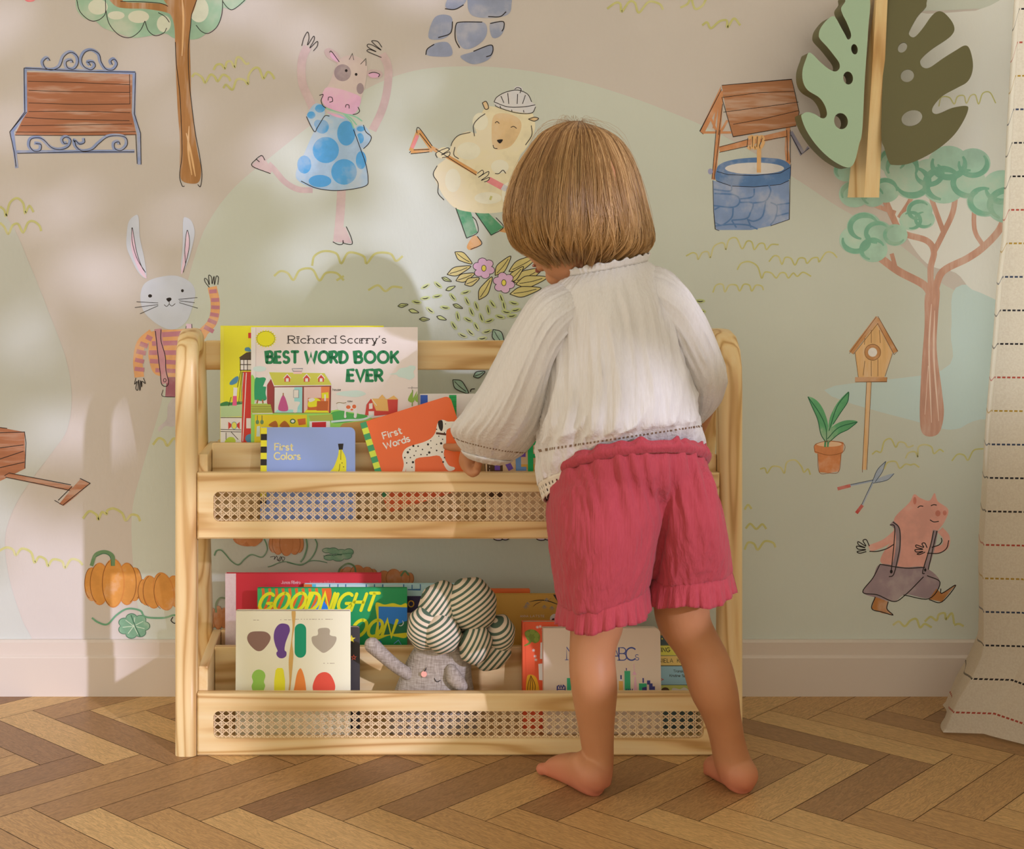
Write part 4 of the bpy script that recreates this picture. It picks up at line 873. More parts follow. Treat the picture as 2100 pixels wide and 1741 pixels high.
    A.fill('1020,1120 1090,1075 1110,1140', plain('9c5a28')); A.fill('1130,1130 1180,1075 1230,1140', plain('9c5a28'))
    A.fill('1415,1025 1650,1010 1660,1070 1440,1080', paint('8d9238'), False); A.fill('1425,1080 1630,1078 1630,1300 1425,1300', paint('ccd2cc'), False); A.fill('1450,1090 1590,1085 1590,1300 1450,1300', paint('a51c20'), False)
    text(A, 'house', 1655, 778, 22, 3, BK, .14, serif=False, width=80); text(A, 'cow', 1802, 890, 20, 3, BK, .14, width=48)
    # spotted cow grazing
    CW = paint('ddd0c6'); A.fill('1700,905 1740,895 1790,930 1880,915 1895,960 1890,1040 1865,1040 1862,985 1790,985 1790,1040 1768,1040 1770,960 1720,970 1700,940', CW)
    for c in ((1810, 940, 22, 18), (1868, 935, 20, 20), (1845, 965, 14, 10)): A.ell(*c, paint('b5562c'))
    A.line('1690,905 1715,895 1760,900 1790,895', 6, plain('7a6a3c'))
    # red barn
    A.fill('1975,1020 1990,915 2035,855 2085,925 2085,1025', RD, False); A.fill('2035,855 2195,858 2210,980 2085,975', TN, False); A.fill('2195,860 2300,865 2295,1005 2085,1025 2085,975 2208,980', RD, False); A.fill('2190,865 2260,825 2305,865', TN, False); A.fill('2108,855 2145,815 2180,855', TN, False)
    A.line('1960,975 1978,915 2035,850 2090,925', 7, paint('d9d4c0'), False); A.fill('2015,905 2050,900 2050,955 2015,960', paint('c4d0d0'), False); A.fill('2010,980 2065,980 2065,1022 2010,1022', paint('c4d0d0'), False)
    for dx in (0, 70): A.line([(2445+dx, 770), (2442+dx, 930)], 10, paint('5c7a2c'), False); A.fill([(2400+dx, 870), (2440+dx, 790), (2450+dx, 850), (2490+dx, 780), (2455+dx, 890)], paint('6f8f34')); A.line([(2400+dx, 750), (2480+dx, 750)], 3, BK, False); A.line([(2440+dx, 735), (2440+dx, 765)], 3, BK, False)
    A.line('1640,1085 1800,1070 1950,1062 2060,1020', 20, paint('a9bcc0'))
book('picture_book', 'large white picture book with a round sun and a farmhouse under green lettering', 515, 856.5, 671, 2.1365, .332, .011, paint('c0b0a6'), a_farm, lean=1.3)
def a_blocks(A):
    A.fill('862,810 877,810 877,905 862,905', paint('254a94'), False); A.fill('921,810 936,810 936,905 921,905', paint('1f8a44'), False)
    for y in range(815, 900, 9): A.line([(921, y), (936, y)], .9, paint('146a34'), False)
book('picture_book', 'white book with blue and green cover strips behind the tilted orange book', 861, 1108, 808, 2.1385, .332, .010, paint('bfb6aa'), a_blocks, lean=1.3)
# ---- upper tray, front row
def a_colors(A):
    BK = plain('221c18', .5); YE = paint('d9b21c'); GO = paint('c5ae74')
    for i in range(12): A.fill([(535, 877+i*12.7), (547.5, 877+i*12.7), (547.5, 889.7+i*12.7), (535, 889.7+i*12.7)], YE if i % 2 == 0 else BK, False)
    text(A, 'First', 564, 922.5, 13.5, 2.5, GO, .2, width=37); text(A, 'Colors', 563, 941, 13.5, 2.5, GO, .19, width=53)
    A.view(340, 640, 4.835)
    A.fill('1725,1345 1745,1345 1752,1370 1785,1440 1790,1540 1780,1640 1740,1740 1560,1740 1560,1650 1590,1600 1660,1540 1705,1430 1715,1370', YE)
    A.fill('1708,1303 1762,1301 1755,1360 1717,1362', BK, False); A.line('1737,1362 1735,1460', 5, BK, False); A.line('1728,1500 1715,1570 1680,1610', 5, BK)
    for c in ((1748, 1490), (1763, 1528), (1637, 1590)): A.ell(c[0], c[1], 5, 5, BK)
book('board_book', 'blue board book with a yellow banana and a black and yellow striped spine', 535, 728.5, 876, 2.088, .332, .013, paint('7484c0', .32), a_colors, lean=7, board=True, corner=.0085, cornerL=.0004, spine=plain('221c18'))
def a_words(A):
    G = paint('2f7a4c'); YG = paint('a9b535'); BK = plain('241d1a', .5); CR = paint('cfc0a6'); WH = paint('ded2c0')
    for i in range(13): A.fill([(0, i*12.2), (13, i*12.2), (13, (i+1)*12.2), (0, (i+1)*12.2)], G if i % 2 == 0 else YG, False)
    text(A, 'First', 37, 45, 13, 2.6, WH, .2, width=39); text(A, 'Words', 33, 65, 13, 2.6, WH, .19, width=54)
    # dog: points measured in the photo, turned back by the roll of the book
    a = radians(-17.2); c0 = (737.5, 868.0)
    def q(s, v=4.835, ox=680, oy=640):
        out = []
        for x, y in (pl(s) if isinstance(s, str) else s):
            x, y = ox+x/v-c0[0], oy+y/v-c0[1]; out.append((x*cos(a)+y*sin(a), -x*sin(a)+y*cos(a)))
        return out
    A.fill(q('1040,1120 1060,1080 1100,1068 1145,1085 1190,1085 1235,1090 1235,1135 1165,1150 1135,1175 1130,1230 1128,1300 1105,1400 1125,1470 1160,1520 1210,1535 1205,1560 1150,1570 1110,1520 1065,1425 960,1430 830,1450 820,1520 810,1620 730,1620 735,1540 720,1580 670,1610 695,1570 710,1500 695,1420 720,1360 780,1325 900,1290 980,1250 1025,1190'), CR, True, 3)
    A.fill(q('1050,1090 1075,1072 1095,1080 1100,1140 1085,1180 1060,1150'), BK); A.line(q('1030,1200 1130,1212'), 4.2, plain('4a2c20'), False)
    for x, y, r in ((805, 1325, 11), (852, 1328, 8), (770, 1360, 7), (950, 1310, 11), (1035, 1310, 6), (1080, 1300, 12), (980, 1345, 6), (895, 1360, 7), (830, 1375, 6), (750, 1388, 12), (962, 1390, 12), (1035, 1370, 8), (1088, 1385, 8), (880, 1410, 7), (940, 1412, 7), (812, 1420, 7), (720, 1440, 8), (775, 1440, 7), (800, 1485, 12), (738, 1492, 7), (1112, 1440, 7), (1098, 1482, 9), (790, 1535, 7), (800, 1580, 7), (755, 1583, 7), (978, 1275, 6), (1058, 1230, 6), (1095, 1260, 6), (1037, 1162, 6), (1113, 1195, 6), (1125, 1108, 5)):
        p = q([(x, y)])[0]; A.ell(p[0], p[1], r/4.835, r/4.835, BK, 0, 12)
R17 = 17.2
kk = 2.088/F
# rolled book: measured from its upper left corner (737.5, 868); the foot corner follows from its height
hB = 0.1415; ul = K(737.5, 868, 2.088)
a_ = radians(R17); lean_ = radians(7)
# position the foot so that the upper-left corner lands where it was measured (roll is anticlockwise)
fx = ul.x+hB*sin(a_); fz = ul.z-hB*cos(a_)*cos(lean_)
x0p = VX+fx/kk; yt = VY+(CH-(fz+hB*cos(lean_)))/kk
book('board_book', 'orange board book with a spotted dog, tilted, with a green striped spine', x0p, x0p+0.1415/kk, yt, 2.088, fz, .013, paint('c0511f', .32), a_words, lean=7, roll=R17, board=True, corner=.0085, cornerL=.0004, spine=paint('2f7a4c'))
def a_kraft(A):
    PU = paint('5c3a8a'); BL = paint('5b7fae'); G = paint('159050'); DK = plain('4a3420', .6); GD = paint('b58a3a')
    A.fill('998,900 1030,900 1030,1020 998,1020', DK, False); A.fill('1008,960 1009.4,960 1009.4,1020 1008,1020', plain('3a2a18'), False)
    for y in range(905, 1010, 7): A.line([(1003, y), (1003, y+4)], 1.1, paint('b9a98c'), False)
    A.fill('1055,951 1112,951 1112,960 1055,960', GD, False); A.ell(1096, 968, 14, 10, GD); A.ell(1100, 990, 18, 16, GD)
    A.line('1019,930 1019,963', 11, PU, False); A.line('1030,930 1047,962', 11, PU, False)
    A.line('1062,930 1062,963', 11, BL, False); A.line('1057,932 1077,932', 8, PU, False); A.line('1057,960 1078,960', 8, BL, False)
    A.line('1087,904 1087,1000', 11, G, False); A.line([(1087, 908)]+arc(1098, 921, 12, 13, -90, 90)+[(1087, 934)], 8, G, False)
    A.fill('1085,880 1125,880 1125,895 1093,899', paint('e3d84a'), False); A.ell(1106, 897, 5, 5, paint('6b76a8'))
book('board_book', 'kraft brown book with large purple, blue and green cover letters, beside the child', 995, 1128, 872, 2.086, .332, .014, paint('b59a74'), a_kraft, lean=6, board=True, corner=.003, spine=plain('4a3420'))
# ---- lower tray, back row
def a_red(A):
    A.fill('462,1176 484,1176 484,1330 462,1330', wash('c9aca6', .1, 200), False); S = paint('d08a88')
    text(A, 'Jonas', 577, 1197, 6, .9, S, .14, serif=True, width=18); text(A, 'Ribeiro', 598, 1197, 6, .9, S, .14, serif=True, width=18); text(A, 'Ilustracoes', 636, 1197, 5.6, .7, paint('b05a5c'), .14, width=26); text(A, 'de', 664, 1197, 5.6, .7, paint('b05a5c'), .14, width=5); text(A, 'ELMA', 671, 1197, 5.6, .8, paint('b05a5c'), .14, width=17)
book('picture_book', 'wide crimson picture book with a pale linen spine in the lower tray', 462, 782, 1176, 2.240, .0125, .010, paint('a8242c', .5), a_red, lean=1.2, spine=wash('c9aca6', .1, 200))
def a_win(A):
    A.fill('623,1198 640,1198 640,1330 623,1330', paint('c85f2a'), False); N_ = paint('2c5a7c'); LB = paint('a9c3c6')
    A.fill('640,1198 648,1198 648,1300 640,1300', paint('4f9fc0'), False)
    for x0, x1 in ((648, 675), (677, 692), (694, 708), (710, 750), (752, 767), (769, 783), (786, 826)): A.fill([(x0, 1199), (x1, 1199), (x1, 1240), (x0, 1240)], LB, False)
    for x in (676, 693, 709, 751, 768, 785, 828): A.line([(x, 1198), (x, 1240)], 2.2, N_, False)
    A.line('836,1209 862,1209 862,1198', 2.2, N_, False); A.line('845,1199 845,1209', 2, N_, False); A.line('893,1198 893,1206', 1.6, N_, False)
    A.fill('835,1222 1000,1222 1000,1256 835,1256', plain('332c46'), False); A.line(arc(843, 1238, 5.5, 6, 0, 360, 16), 2.2, paint('b88a2c')); A.fill('835,1256 1000,1256 1000,1330 835,1330', paint('b59a84'), False)
    A.fill('926,1199 948,1199 944,1206 932,1207', paint('c9c6c8'), False)
book('picture_book', 'grey blue picture book with dark-barred windows along its top, behind the green one', 623, 985, 1198, 2.226, .0125, .010, paint('93aeb4', .45), a_win, lean=1.0, spine=paint('c85f2a'))
def a_green(A):
    OG = paint('c2541e'); LG = paint('2f8f4a'); YE = paint('d9c81c', .35); BL = paint('2468a8'); GD = paint('c9ae1e'); DG = paint('1d5a38')
    A.view(440, 1150, 5.25)
    A.fill('462,300 700,298 1000,292 1238,290 1190,420 1120,540 1000,640 462,640', LG, False)
    for i in range(11):
        x = 480+i*72; A.line([(x+40, 296), (x+46, 370), (x+20, 450), (x-30, 560), (x-60, 640)], 30, OG)
    A.fill('1238,290 1180,300 1195,400 1175,560 1238,560', OG, False); A.fill('1000,640 1040,520 1110,430 1170,420 1238,520 1238,640', BL, False)
    # framed night scene with a thin moon
    A.fill('1735,455 1830,470 1920,455 2000,475 2078,478 2078,800 1960,815 1880,800 1750,845 1730,780 1750,640', GD); A.fill('1765,490 2078,500 2078,770 1770,800', BL, False); A.fill('1770,700 1850,660 1950,690 2078,640 2078,770 1770,800', DG, False)
    A.line(arc(2000, 665, 32, 32, -50, 120, 10), 9, paint('d9d2c0'), True, True)
    text(A, 'GOODNIGHT', 462, 535, 185, 34, YE, .22, slant=.42, width=1250, jit=.02); text(A, 'OON', 1462, 810, 175, 34, YE, .2, slant=.42, width=440)
    A.line('1750,890 1790,860 1800,900', 6, BL, False); A.line('1930,890 1980,850 2010,900', 8, paint('5f86b8'), False)
book('picture_book', 'green picture book with big yellow hand lettering across its cover', 528, 835, 1206, 2.196, .0125, .009, paint('1c7a44', .38), a_green, lean=1.2)
book('picture_book', 'orange book standing behind the yellow one, only its top edge showing', 985, 1087, 1209, 2.240, .0125, .010, paint('cf5a28'), None, lean=1.0)
def a_owl(A):
    BK = plain('2c2622', .6); G = paint('7d7466')
    A.fill('1007,1219 1009,1219 1009,1330 1007,1330', paint('c09a34'), False)
    A.view(1040, 1180, 4.2)
    A.fill('395,165 470,165 470,260 440,235', BK, False); A.line('190,228 250,215 330,215 400,235 470,265', 8, BK, True, True); A.line('220,270 250,245 300,222', 5, BK, True, True); A.line('350,215 380,195', 5, BK, True, True)
    for x, y in ((175, 230), (320, 255), (385, 265), (340, 195), (160, 255)):
        for a in (-.9, -.3, .3, .9): A.line([(x, y), (x-26*sin(a), y+34*cos(a))], 5, G, False)
    A.ell(410, 372, 42, 42, paint('d9d2c8')); A.ell(398, 382, 15, 15, BK)
    text(A, 'ANNA', 112, 358, 18, 2.2, paint('d9cfa8'), .25, width=70); text(A, 'LATSTE', 200, 358, 18, 2.2, paint('d9cfa8'), .25, width=120)
book('picture_book', 'mustard yellow picture book with a dark branch and a peeping white bird', 1007, 1250, 1219, 2.220, .0125, .010, plain('mustard', .5, .4, (.72, .43, .085, 1)), a_owl, lean=1.2)
# ---- lower tray, front row
def a_shapes(A):
    A.view(440, 1150, 5.25); s = lambda h: paint(h, .6)
    A.fill('480,755 560,765 603,810 590,870 530,945 480,965 430,945 370,880 353,815 390,765', s('6f5446'))
    A.fill('740,672 795,690 812,745 790,810 765,880 755,950 775,975 772,1015 740,1038 700,1036 672,1010 668,980 680,960 655,900 638,820 650,740 690,685', s('523468'))
    A.fill(arc(925, 735, 62, 62, 180, 360)+arc(925, 970, 62, 64, 0, 180), s('0b7550'), False)
    A.fill('1140,722 1215,720 1243,745 1240,790 1270,805 1310,815 1305,865 1260,930 1180,982 1120,950 1060,890 1045,830 1060,808 1100,800 1115,780 1113,740', s('8b806a'))
    A.fill('480,1158 530,1178 550,1225 535,1285 548,1330 532,1385 545,1430 545,1480 412,1480 418,1400 403,1335 418,1285 405,1230 430,1178', s('79a040'))
    A.fill('680,1142 730,1142 745,1165 762,1280 760,1480 645,1480 645,1280 660,1165', s('d8b624'), False)
    A.fill('923,1146 950,1180 975,1270 992,1400 1000,1480 848,1480 865,1330 890,1200', s('cc6c2c'))
    A.fill('1180,1185 1250,1215 1298,1320 1285,1400 1230,1470 1120,1470 1070,1400 1060,1320 1105,1220', s('b4402e'))
    A.fill('830,545 872,545 862,700 838,860 850,1000 835,1200 822,1330 808,1440 790,1440 808,1290 800,1060 826,860 840,700', s('a98546'))
    G = plain('8b7c64', .8)
    for x0, x1, y in ((418, 485, 636), (708, 830, 633), (868, 1290, 628), (1172, 1292, 1092)):
        x = x0
        while x < x1: A.line([(x, y), (min(x1, x+random.uniform(10, 34)), y)], 5, G, False); x += random.uniform(28, 44)
book('board_book', 'cream board book of plain coloured shapes with a wavy tan band', 484, 719, 1253, 2.096, .0125, .016, paint('cdb998', .6), a_shapes, lean=4, board=True, corner=.002)
def a_star(A):
    def star(cx, cy, r, m, fillin=None):
        pts = [(cx+(r if i % 2 == 0 else r*.42)*sin(i*pi/5), cy-(r if i % 2 == 0 else r*.42)*cos(i*pi/5)) for i in range(10)]
        A.fill(pts, m, False)
        if fillin: A.fill([(cx+(x-cx)*.5, cy+(y-cy)*.5) for x, y in pts], fillin, False)
    star(721, 1310, 8.5, paint('d9a82c')); star(725.5, 1347, 6.5, paint('d2503c'), plain('33302e')); star(712, 1372, 6, paint('d9a82c'))
book('board_book', 'black board book with yellow and red stars, behind the cream one', 640, 738, 1286, 2.117, .0125, .013, plain('35302e', .5), a_star, lean=4, board=True, corner=.004)
def a_veg(A):
    G = paint('5d6b24'); WH = paint('d9c2b0'); GD = paint('c98a1e')
    A.view(1040, 1180, 4.2)
    A.line('152,415 160,1000', 4, paint('b23c20'), False)
    A.fill('150,490 190,465 240,470 280,510 275,560 240,580 210,570 190,590 150,605 148,595 185,570 165,540', G)
    for c in ((175, 500, 20), (215, 485, 22), (252, 510, 22), (250, 550, 20)): A.ell(c[0], c[1], c[2], c[2], paint('6b7a2c'))
    for x, y in ((260, 445), (225, 640), (238, 690), (245, 720), (285, 440), (310, 470)):
        for a in range(4): A.line([(x-14*cos(a*.8), y-14*sin(a*.8)), (x+14*cos(a*.8), y+14*sin(a*.8))], 3, WH, False)
    A.fill('285,575 320,570 320,715 280,712', WH, False); A.fill('265,755 310,750 320,895 270,890', WH, False); A.fill('300,930 330,925 330,1000 302,1000', WH, False)
    A.fill('165,870 200,845 245,870 270,960 260,1020 165,1020', GD)
    for x in (175, 195, 215, 235): A.line([(200, 850), (x, 930), (x-5, 1010)], 6, plain('5a3a14'), True, True)
book('board_book', 'orange red board book with a broccoli printed on its cover', 1071, 1200, 1275, 2.118, .0125, .014, paint('cc4a28'), a_veg, lean=4, board=True, corner=.004)
def a_city(A):
    NV = plain('3f4a80', .5); GR = paint('2f8a5e'); OR = paint('c99048'); PKK = paint('d0909a'); DN = plain('38386a', .5)
    A.view(1040, 1180, 4.2)
    text(A, 'N', 510, 722, 108, 7, NV, .2, serif=True); text(A, 'A', 885, 725, 106, 8, NV, .2); text(A, 'B', 960, 725, 106, 8, NV, .2, serif=True); text(A, 'C', 1020, 725, 106, 12, NV, .2); text(A, 's', 1100, 725, 75, 5, NV, .2)
    A.line('425,1000 428,945 440,935 450,960 458,935 470,960 480,935 492,945 496,1000', 10, DN, False); A.line('425,970 495,970', 8, DN, False)
    A.fill('510,875 545,875 545,1010 510,1010', GR, False); A.fill('560,900 640,900 640,1010 560,1010', GR, False)
    A.fill('955,900 992,900 992,1010 955,1010', OR, False); A.fill('958,900 975,868 992,900', paint('b9b0b8'), False); A.line('975,850 975,885', 12, DN, False)
    A.fill('1005,815 1055,815 1055,1010 1005,1010', GR, False); A.line('1022,790 1022,812', 7, DN, False)
    A.line('1088,755 1090,850', 5, PKK, False); A.fill('1072,848 1110,848 1095,820 1085,820', PKK, False); A.fill('1092,865 1100,865 1118,1010 1080,1010', PKK, False)
    for i in range(4): A.line([(1008+i*18, 1000), (1025+i*16, 965)], 7, DN, False)
    A.fill('1128,920 1195,920 1195,1010 1128,1010', GR, False); A.line('1165,875 1165,915', 12, DN, False); A.fill('1155,955 1195,948 1195,1010 1155,1010', DN, False)
    A.fill('1198,895 1225,895 1225,920 1245,920 1245,945 1265,945 1265,975 1215,975 1215,930 1198,930', DN, False); A.fill('1195,985 1260,985 1260,1010 1195,1010', OR, False)
book('board_book', 'cream board book with blue letters above a coloured city skyline, behind the legs', 1114, 1354, 1288, 2.100, .0125, .014, paint('b8a690', .5), a_city, lean=4, board=True, corner=.008, cornerL=.001)
def a_sheepb(A):
    BK = plain('33332c', .6)
    A.view(1040, 1180, 4.2)
    A.fill('1250,532 1640,532 1640,600 1250,600', plain('3f4c4c', .5), False); A.fill('1250,600 1640,597 1640,685 1250,685', paint('b5b04c'), False); A.fill('1250,690 1640,688 1640,770 1250,770', paint('c0a25e'), False); A.fill('1250,775 1640,775 1640,935 1250,935', paint('7d9ea6'), False)
    A.fill('1250,935 1640,935 1640,1060 1250,1060', paint('a3a85c'), False); A.line('1250,775 1640,775', 4, BK, False); A.line('1250,935 1640,935', 4, BK, False); A.line('1250,603 1640,600', 3, BK, False)
    text(A, 'TING', 1296, 655, 34, 6, BK, .22, width=102); text(A, 'NIELA', 1306, 745, 32, 4, BK, .3, width=118); text(A, 'K', 1462, 745, 32, 4, BK, .3)
    text(A, 'Transla', 1428, 828, 20, 3.2, BK, .16, width=90); text(A, 'Kristine', 1395, 866, 20, 3.2, BK, .16, width=90); text(A, 'Sp', 1500, 866, 20, 3.2, BK, .16, width=32)
    A.ell(1335, 545, 6, 6, paint('c9b84a')); A.line('1315,880 1340,890 1318,898', 6, paint('a03a34'), False)
    A.ell(1355, 985, 36, 30, plain('4a3428')); A.fill('1400,1010 1420,960 1480,970 1520,955 1560,985 1570,1040 1400,1040', paint('bcb8ae')); A.ell(1440, 975, 18, 12, paint('c9c4b8'))
book('picture_book', 'banded teal, yellow and blue picture book at the right end of the lower tray', 1340, 1424, 1306, 2.118, .0125, .012, plain('4a5a58', .5), a_sheepb, lean=4)
# =================================================================== SOFT TOY
def linen():
    m, t, p = bsdf('grey_linen'); co = N(t, 'TexCoord')
    a = N(t, 'TexNoise', Scale=90.0, Detail=2.0); mp = N(t, 'Mapping'); mp.inputs['Scale'].default_value = (9, 1, 1); t.links.new(co.outputs['Object'], mp.inputs[0]); t.links.new(mp.outputs[0], a.inputs['Vector'])
    b2 = N(t, 'TexNoise', Scale=90.0, Detail=2.0); mp2 = N(t, 'Mapping'); mp2.inputs['Scale'].default_value = (1, 1, 9); t.links.new(co.outputs['Object'], mp2.inputs[0]); t.links.new(mp2.outputs[0], b2.inputs['Vector'])
    mm = N(t, 'Math', operation='ADD'); t.links.new(a.outputs[0], mm.inputs[0]); t.links.new(b2.outputs[0], mm.inputs[1]); mh = N(t, 'Math', operation='MULTIPLY'); mh.inputs[1].default_value = .5; t.links.new(mm.outputs[0], mh.inputs[0])
    t.links.new(ramp(t, mh.outputs[0], [(.34, (.27, .23, .19, 1)), (.5, (.41, .36, .31, 1)), (.66, (.55, .50, .45, 1))]), p.inputs['Base Color'])
    p.inputs['Roughness'].default_value = .95; p.inputs['Specular IOR Level'].default_value = .1; bump(t, p, mh.outputs[0], .4, .001); return m
LIN = linen()
def stripes(rot, key):
    m, t, p = bsdf('ticking_stripe_'+key); co = N(t, 'TexCoord'); mp = N(t, 'Mapping'); mp.inputs['Rotation'].default_value = rot
    t.links.new(co.outputs['Object'], mp.inputs[0])
    wv = N(t, 'TexWave', Scale=46.0, Distortion=.6); wv.inputs['Detail Scale'].default_value = .6; t.links.new(mp.outputs[0], wv.inputs['Vector'])
    t.links.new(ramp(t, wv.outputs[0], [(0, (.10, .155, .11, 1)), (.36, (.11, .165, .12, 1)), (.46, (.80, .69, .54, 1)), (1, (.82, .71, .56, 1))]), p.inputs['Base Color'])
    p.inputs['Roughness'].default_value = .9; p.inputs['Specular IOR Level'].default_value = .1; return m
toy = thing('plush_elephant', 'grey linen soft toy with a knotted green striped turban, waving from the lower tray', 'soft toy', (K(895, 1500, 2.098).x, 2.098, .0135))
D0 = 2.098
def plush():
    mb = MB()
    # body: sits on the tray floor, narrower at the crown
    kz = lambda y: y
    keys = [pair((795, 1501), (985, 1501), D0, .034), pair((797, 1465), (982, 1465), D0, .030), pair((806, 1425), (974, 1425), D0, .031), pair((822, 1385), (968, 1385), D0, .030), pair((840, 1345), (966, 1345), D0, .029), pair((858, 1320), (962, 1320), D0, .027), pair((885, 1300), (945, 1300), D0, .02)]
    loft(mb, keys, LIN, 36, 40, lambda th, t: 1+.012*sin(5*th+9*t))
    mb.build('body', toy, True)
    a = MB(); tube(a, [K(836, 1382, D0-.012), K(812, 1366, D0-.02), K(785, 1343, D0-.026), K(763, 1323, D0-.03)], [.0095, .0098, .0105, .0118], LIN, 18); a.build('arm', toy, True)
    a = MB(); tube(a, [K(925, 1373, D0-.030), K(930, 1387, D0-.033), K(940, 1400, D0-.033), K(948, 1407, D0-.031)], [.0085, .0118, .0112, .0085], LIN, 18); a.build('arm', toy, True)
    f = MB(); c = D0-.0295
    blk = plain('2a2422', .8)
    tube(f, [K(871, 1376, c-.001), K(873, 1372.5, c-.0007), K(874, 1369, c-.0002)], [.0009, .0008, .0005], blk, 8)
    tube(f, [K(891, 1391, c-.0015), K(893.5, 1396.5, c-.0018), K(898, 1398, c-.0018), K(903, 1395, c-.0014)], [.0005, .0006, .0006, .0005], blk, 8)
    f.build('embroidered_face', toy, True)
    f = MB(); bm = bmesh.new(); bmesh.ops.create_cone(bm, cap_ends=True, segments=28, radius1=.0046, radius2=.0043, depth=.0008)
    q = K(869.5, 1382.5, c-.0004)
    for v in bm.verts: v.co = Vector((v.co.x, -v.co.z, v.co.y))+q
    f.bm(bm, paint('cc8472', .9)); f.build('cheek_patch', toy)
    rnd = random.Random(5)
    for i, (x, y, rx, ry, rz, dd, rot, st) in enumerate(((905, 1243, 46, 52, .030, -.010, .5, (0, 2.5, .0)), (968, 1240, 50, 56, .036, -.020, -.25, (0, 2.2, .0)), (872, 1288, 37, 46, .028, -.018, .1, (0, 1.3, .4)), (908, 1300, 37, 40, .030, -.034, -.2, (0, -.98, 0)), (975, 1322, 33, 40, .028, -.034, .35, (0, -.5, 0)), (1024, 1300, 32, 40, .027, -.008, .1, (0, 2.0, .5)), (1008, 1340, 42, 32, .026, -.006, -.5, (0, -.7, .2)), (930, 1262, 50, 40, .03, .014, 0, (0, 2.0, 0)))):
        b2 = MB(); k = D0/F; c = K(x, y, D0+dd); R = Matrix.Rotation(rot, 3, 'Y')
        bm = bmesh.new(); bmesh.ops.create_uvsphere(bm, u_segments=40, v_segments=26, radius=1)
        for v in bm.verts:
            n = v.co.copy(); w = 1+.035*sin(7*math.atan2(n.z, n.x)+i)*(1-abs(n.y))
            v.co = R @ Vector((n.x*rx*k*w, n.y*rz, n.z*ry*k*w))+c
        b2.bm(bm, stripes(st, str(i))); b2.build('turban_knot', toy, True)
plush()
# =================================================================== LEAF WALL PIECE
def leaf_piece():
    SG = paint('86997c', .5, 1.0); OLV_ = paint('524e2e', .5, 1.0)
    r = thing('leaf_wall_shelf', 'two-tone green monstera leaf wall piece with a square pine stem', 'wall decoration', (K(1770, 405, 2.30).x, 2.30, K(1770, 405, 2.30).z))
    def panel(name, pts, holes, mf, ms, d_of, nv, lab):
        # outline and holes in photo px on a tilted plane d_of(x)
        bm = bmesh.new(); loops = []
        for lp in [pts]+holes:
            vs = [bm.verts.new(K(p.x, p.y, d_of(p.x))) for p in lp]; loops.append(vs)
            for i in range(len(vs)): bm.edges.new((vs[i], vs[(i+1) % len(vs)]))
        bmesh.ops.triangle_fill(bm, use_beauty=True, use_dissolve=False, edges=bm.edges[:])
        bm.verts.index_update(); fr = [v.co.copy() for v in bm.verts]; tri = [[v.index for v in f.verts] for f in bm.faces]
        lidx = [[v.index for v in l] for l in loops]; bm.free()
        n = len(fr); mb = MB(); mb.add(fr, tri, mf); mb.add([p+nv for p in fr], [t[::-1] for t in tri], ms)
        for l in lidx:
            m_ = len(l); q = [fr[i] for i in l]
            mb.add(q+[p+nv for p in q], [[i, (i+1) % m_, (i+1) % m_+m_, i+m_] for i in range(m_)], ms)
        return mb.build(name, r, False, lab)
    def zz(t, ox=1400, oy=0, s=3): return [Vector((ox+x/s, oy+y/s)) for x, y in pl(t)]
    def sm(p): return cat(p, True, 5)
    def oval(cx, cy, rx, ry, rot):
        c, s_ = cos(radians(rot)), sin(radians(rot))
        return [Vector((1400+(cx+rx*cos(a)*c-ry*sin(a)*s_)/3, (cy+rx*cos(a)*s_+ry*sin(a)*c)/3)) for a in [2*pi*i/24 for i in range(24)]]
    L = zz('1145,-30 1140,200 1120,500 1105,800 1085,890 1060,990 1030,1028 980,1020 900,970 820,890 760,800 730,720 740,700 770,690 810,700 850,725 875,725 888,700 875,650 840,600 770,555 740,500 738,430 760,360 775,325 800,335 850,385 900,425 940,440 965,420 962,385 930,340 890,290 845,240 838,210 850,170 890,120 925,100 945,115 975,170 1000,215 1015,242 1032,235 1035,205 1010,140 985,90 975,50 1000,10 1010,-30')
    Rr = zz('1258,-30 1480,-30 1500,25 1490,50 1445,100 1400,180 1392,210 1410,228 1435,222 1480,170 1530,100 1570,70 1610,80 1655,130 1672,175 1660,210 1620,245 1530,305 1470,360 1462,390 1480,415 1520,415 1600,360 1680,310 1735,280 1765,300 1785,380 1780,450 1750,505 1690,540 1600,590 1545,650 1535,685 1555,702 1590,695 1660,665 1740,652 1757,670 1730,740 1670,830 1580,910 1480,970 1380,1010 1300,1015 1270,1000 1240,910 1222,830 1230,500 1245,200')
    panel('leaf_half', sm(L), [oval(1057, 303, 20, 32, -8), oval(1018, 480, 30, 40, -8), oval(974, 745, 42, 50, -15)], SG, OLV_, lambda x: 2.245, Vector((0, .032, 0)), 'pale sage half with darker edges')
    panel('leaf_half', sm(Rr), [oval(1352, 292, 26, 34, 35), oval(1382, 466, 42, 38, -25), oval(1410, 728, 66, 48, -18)], OLV_, OLV_, lambda x: 2.262-(x-1800)*.00028, Vector((.0105, .026, .0035)), 'dark olive half')
    m = MB()
    # square stem, its top standing slightly further from the wall
    a = [(1738, 405, 2.312), (1772, 405, 2.268), (1803, 405, 2.275), (1768, 402, 2.318)]; t = [(1783-2, -40, 2.30), (1800, -40, 2.240), (1822, -40, 2.248), (1805, -40, 2.305)]
    A_, B_ = [K(*p) for p in a], [K(*p) for p in t]
    m.add(A_+B_, [[0, 1, 2, 3], [7, 6, 5, 4], [0, 4, 5, 1], [1, 5, 6, 2], [2, 6, 7, 3], [3, 7, 4, 0]], pine('z', 1.0, 5.0)); m.build('stem', r)
leaf_piece()
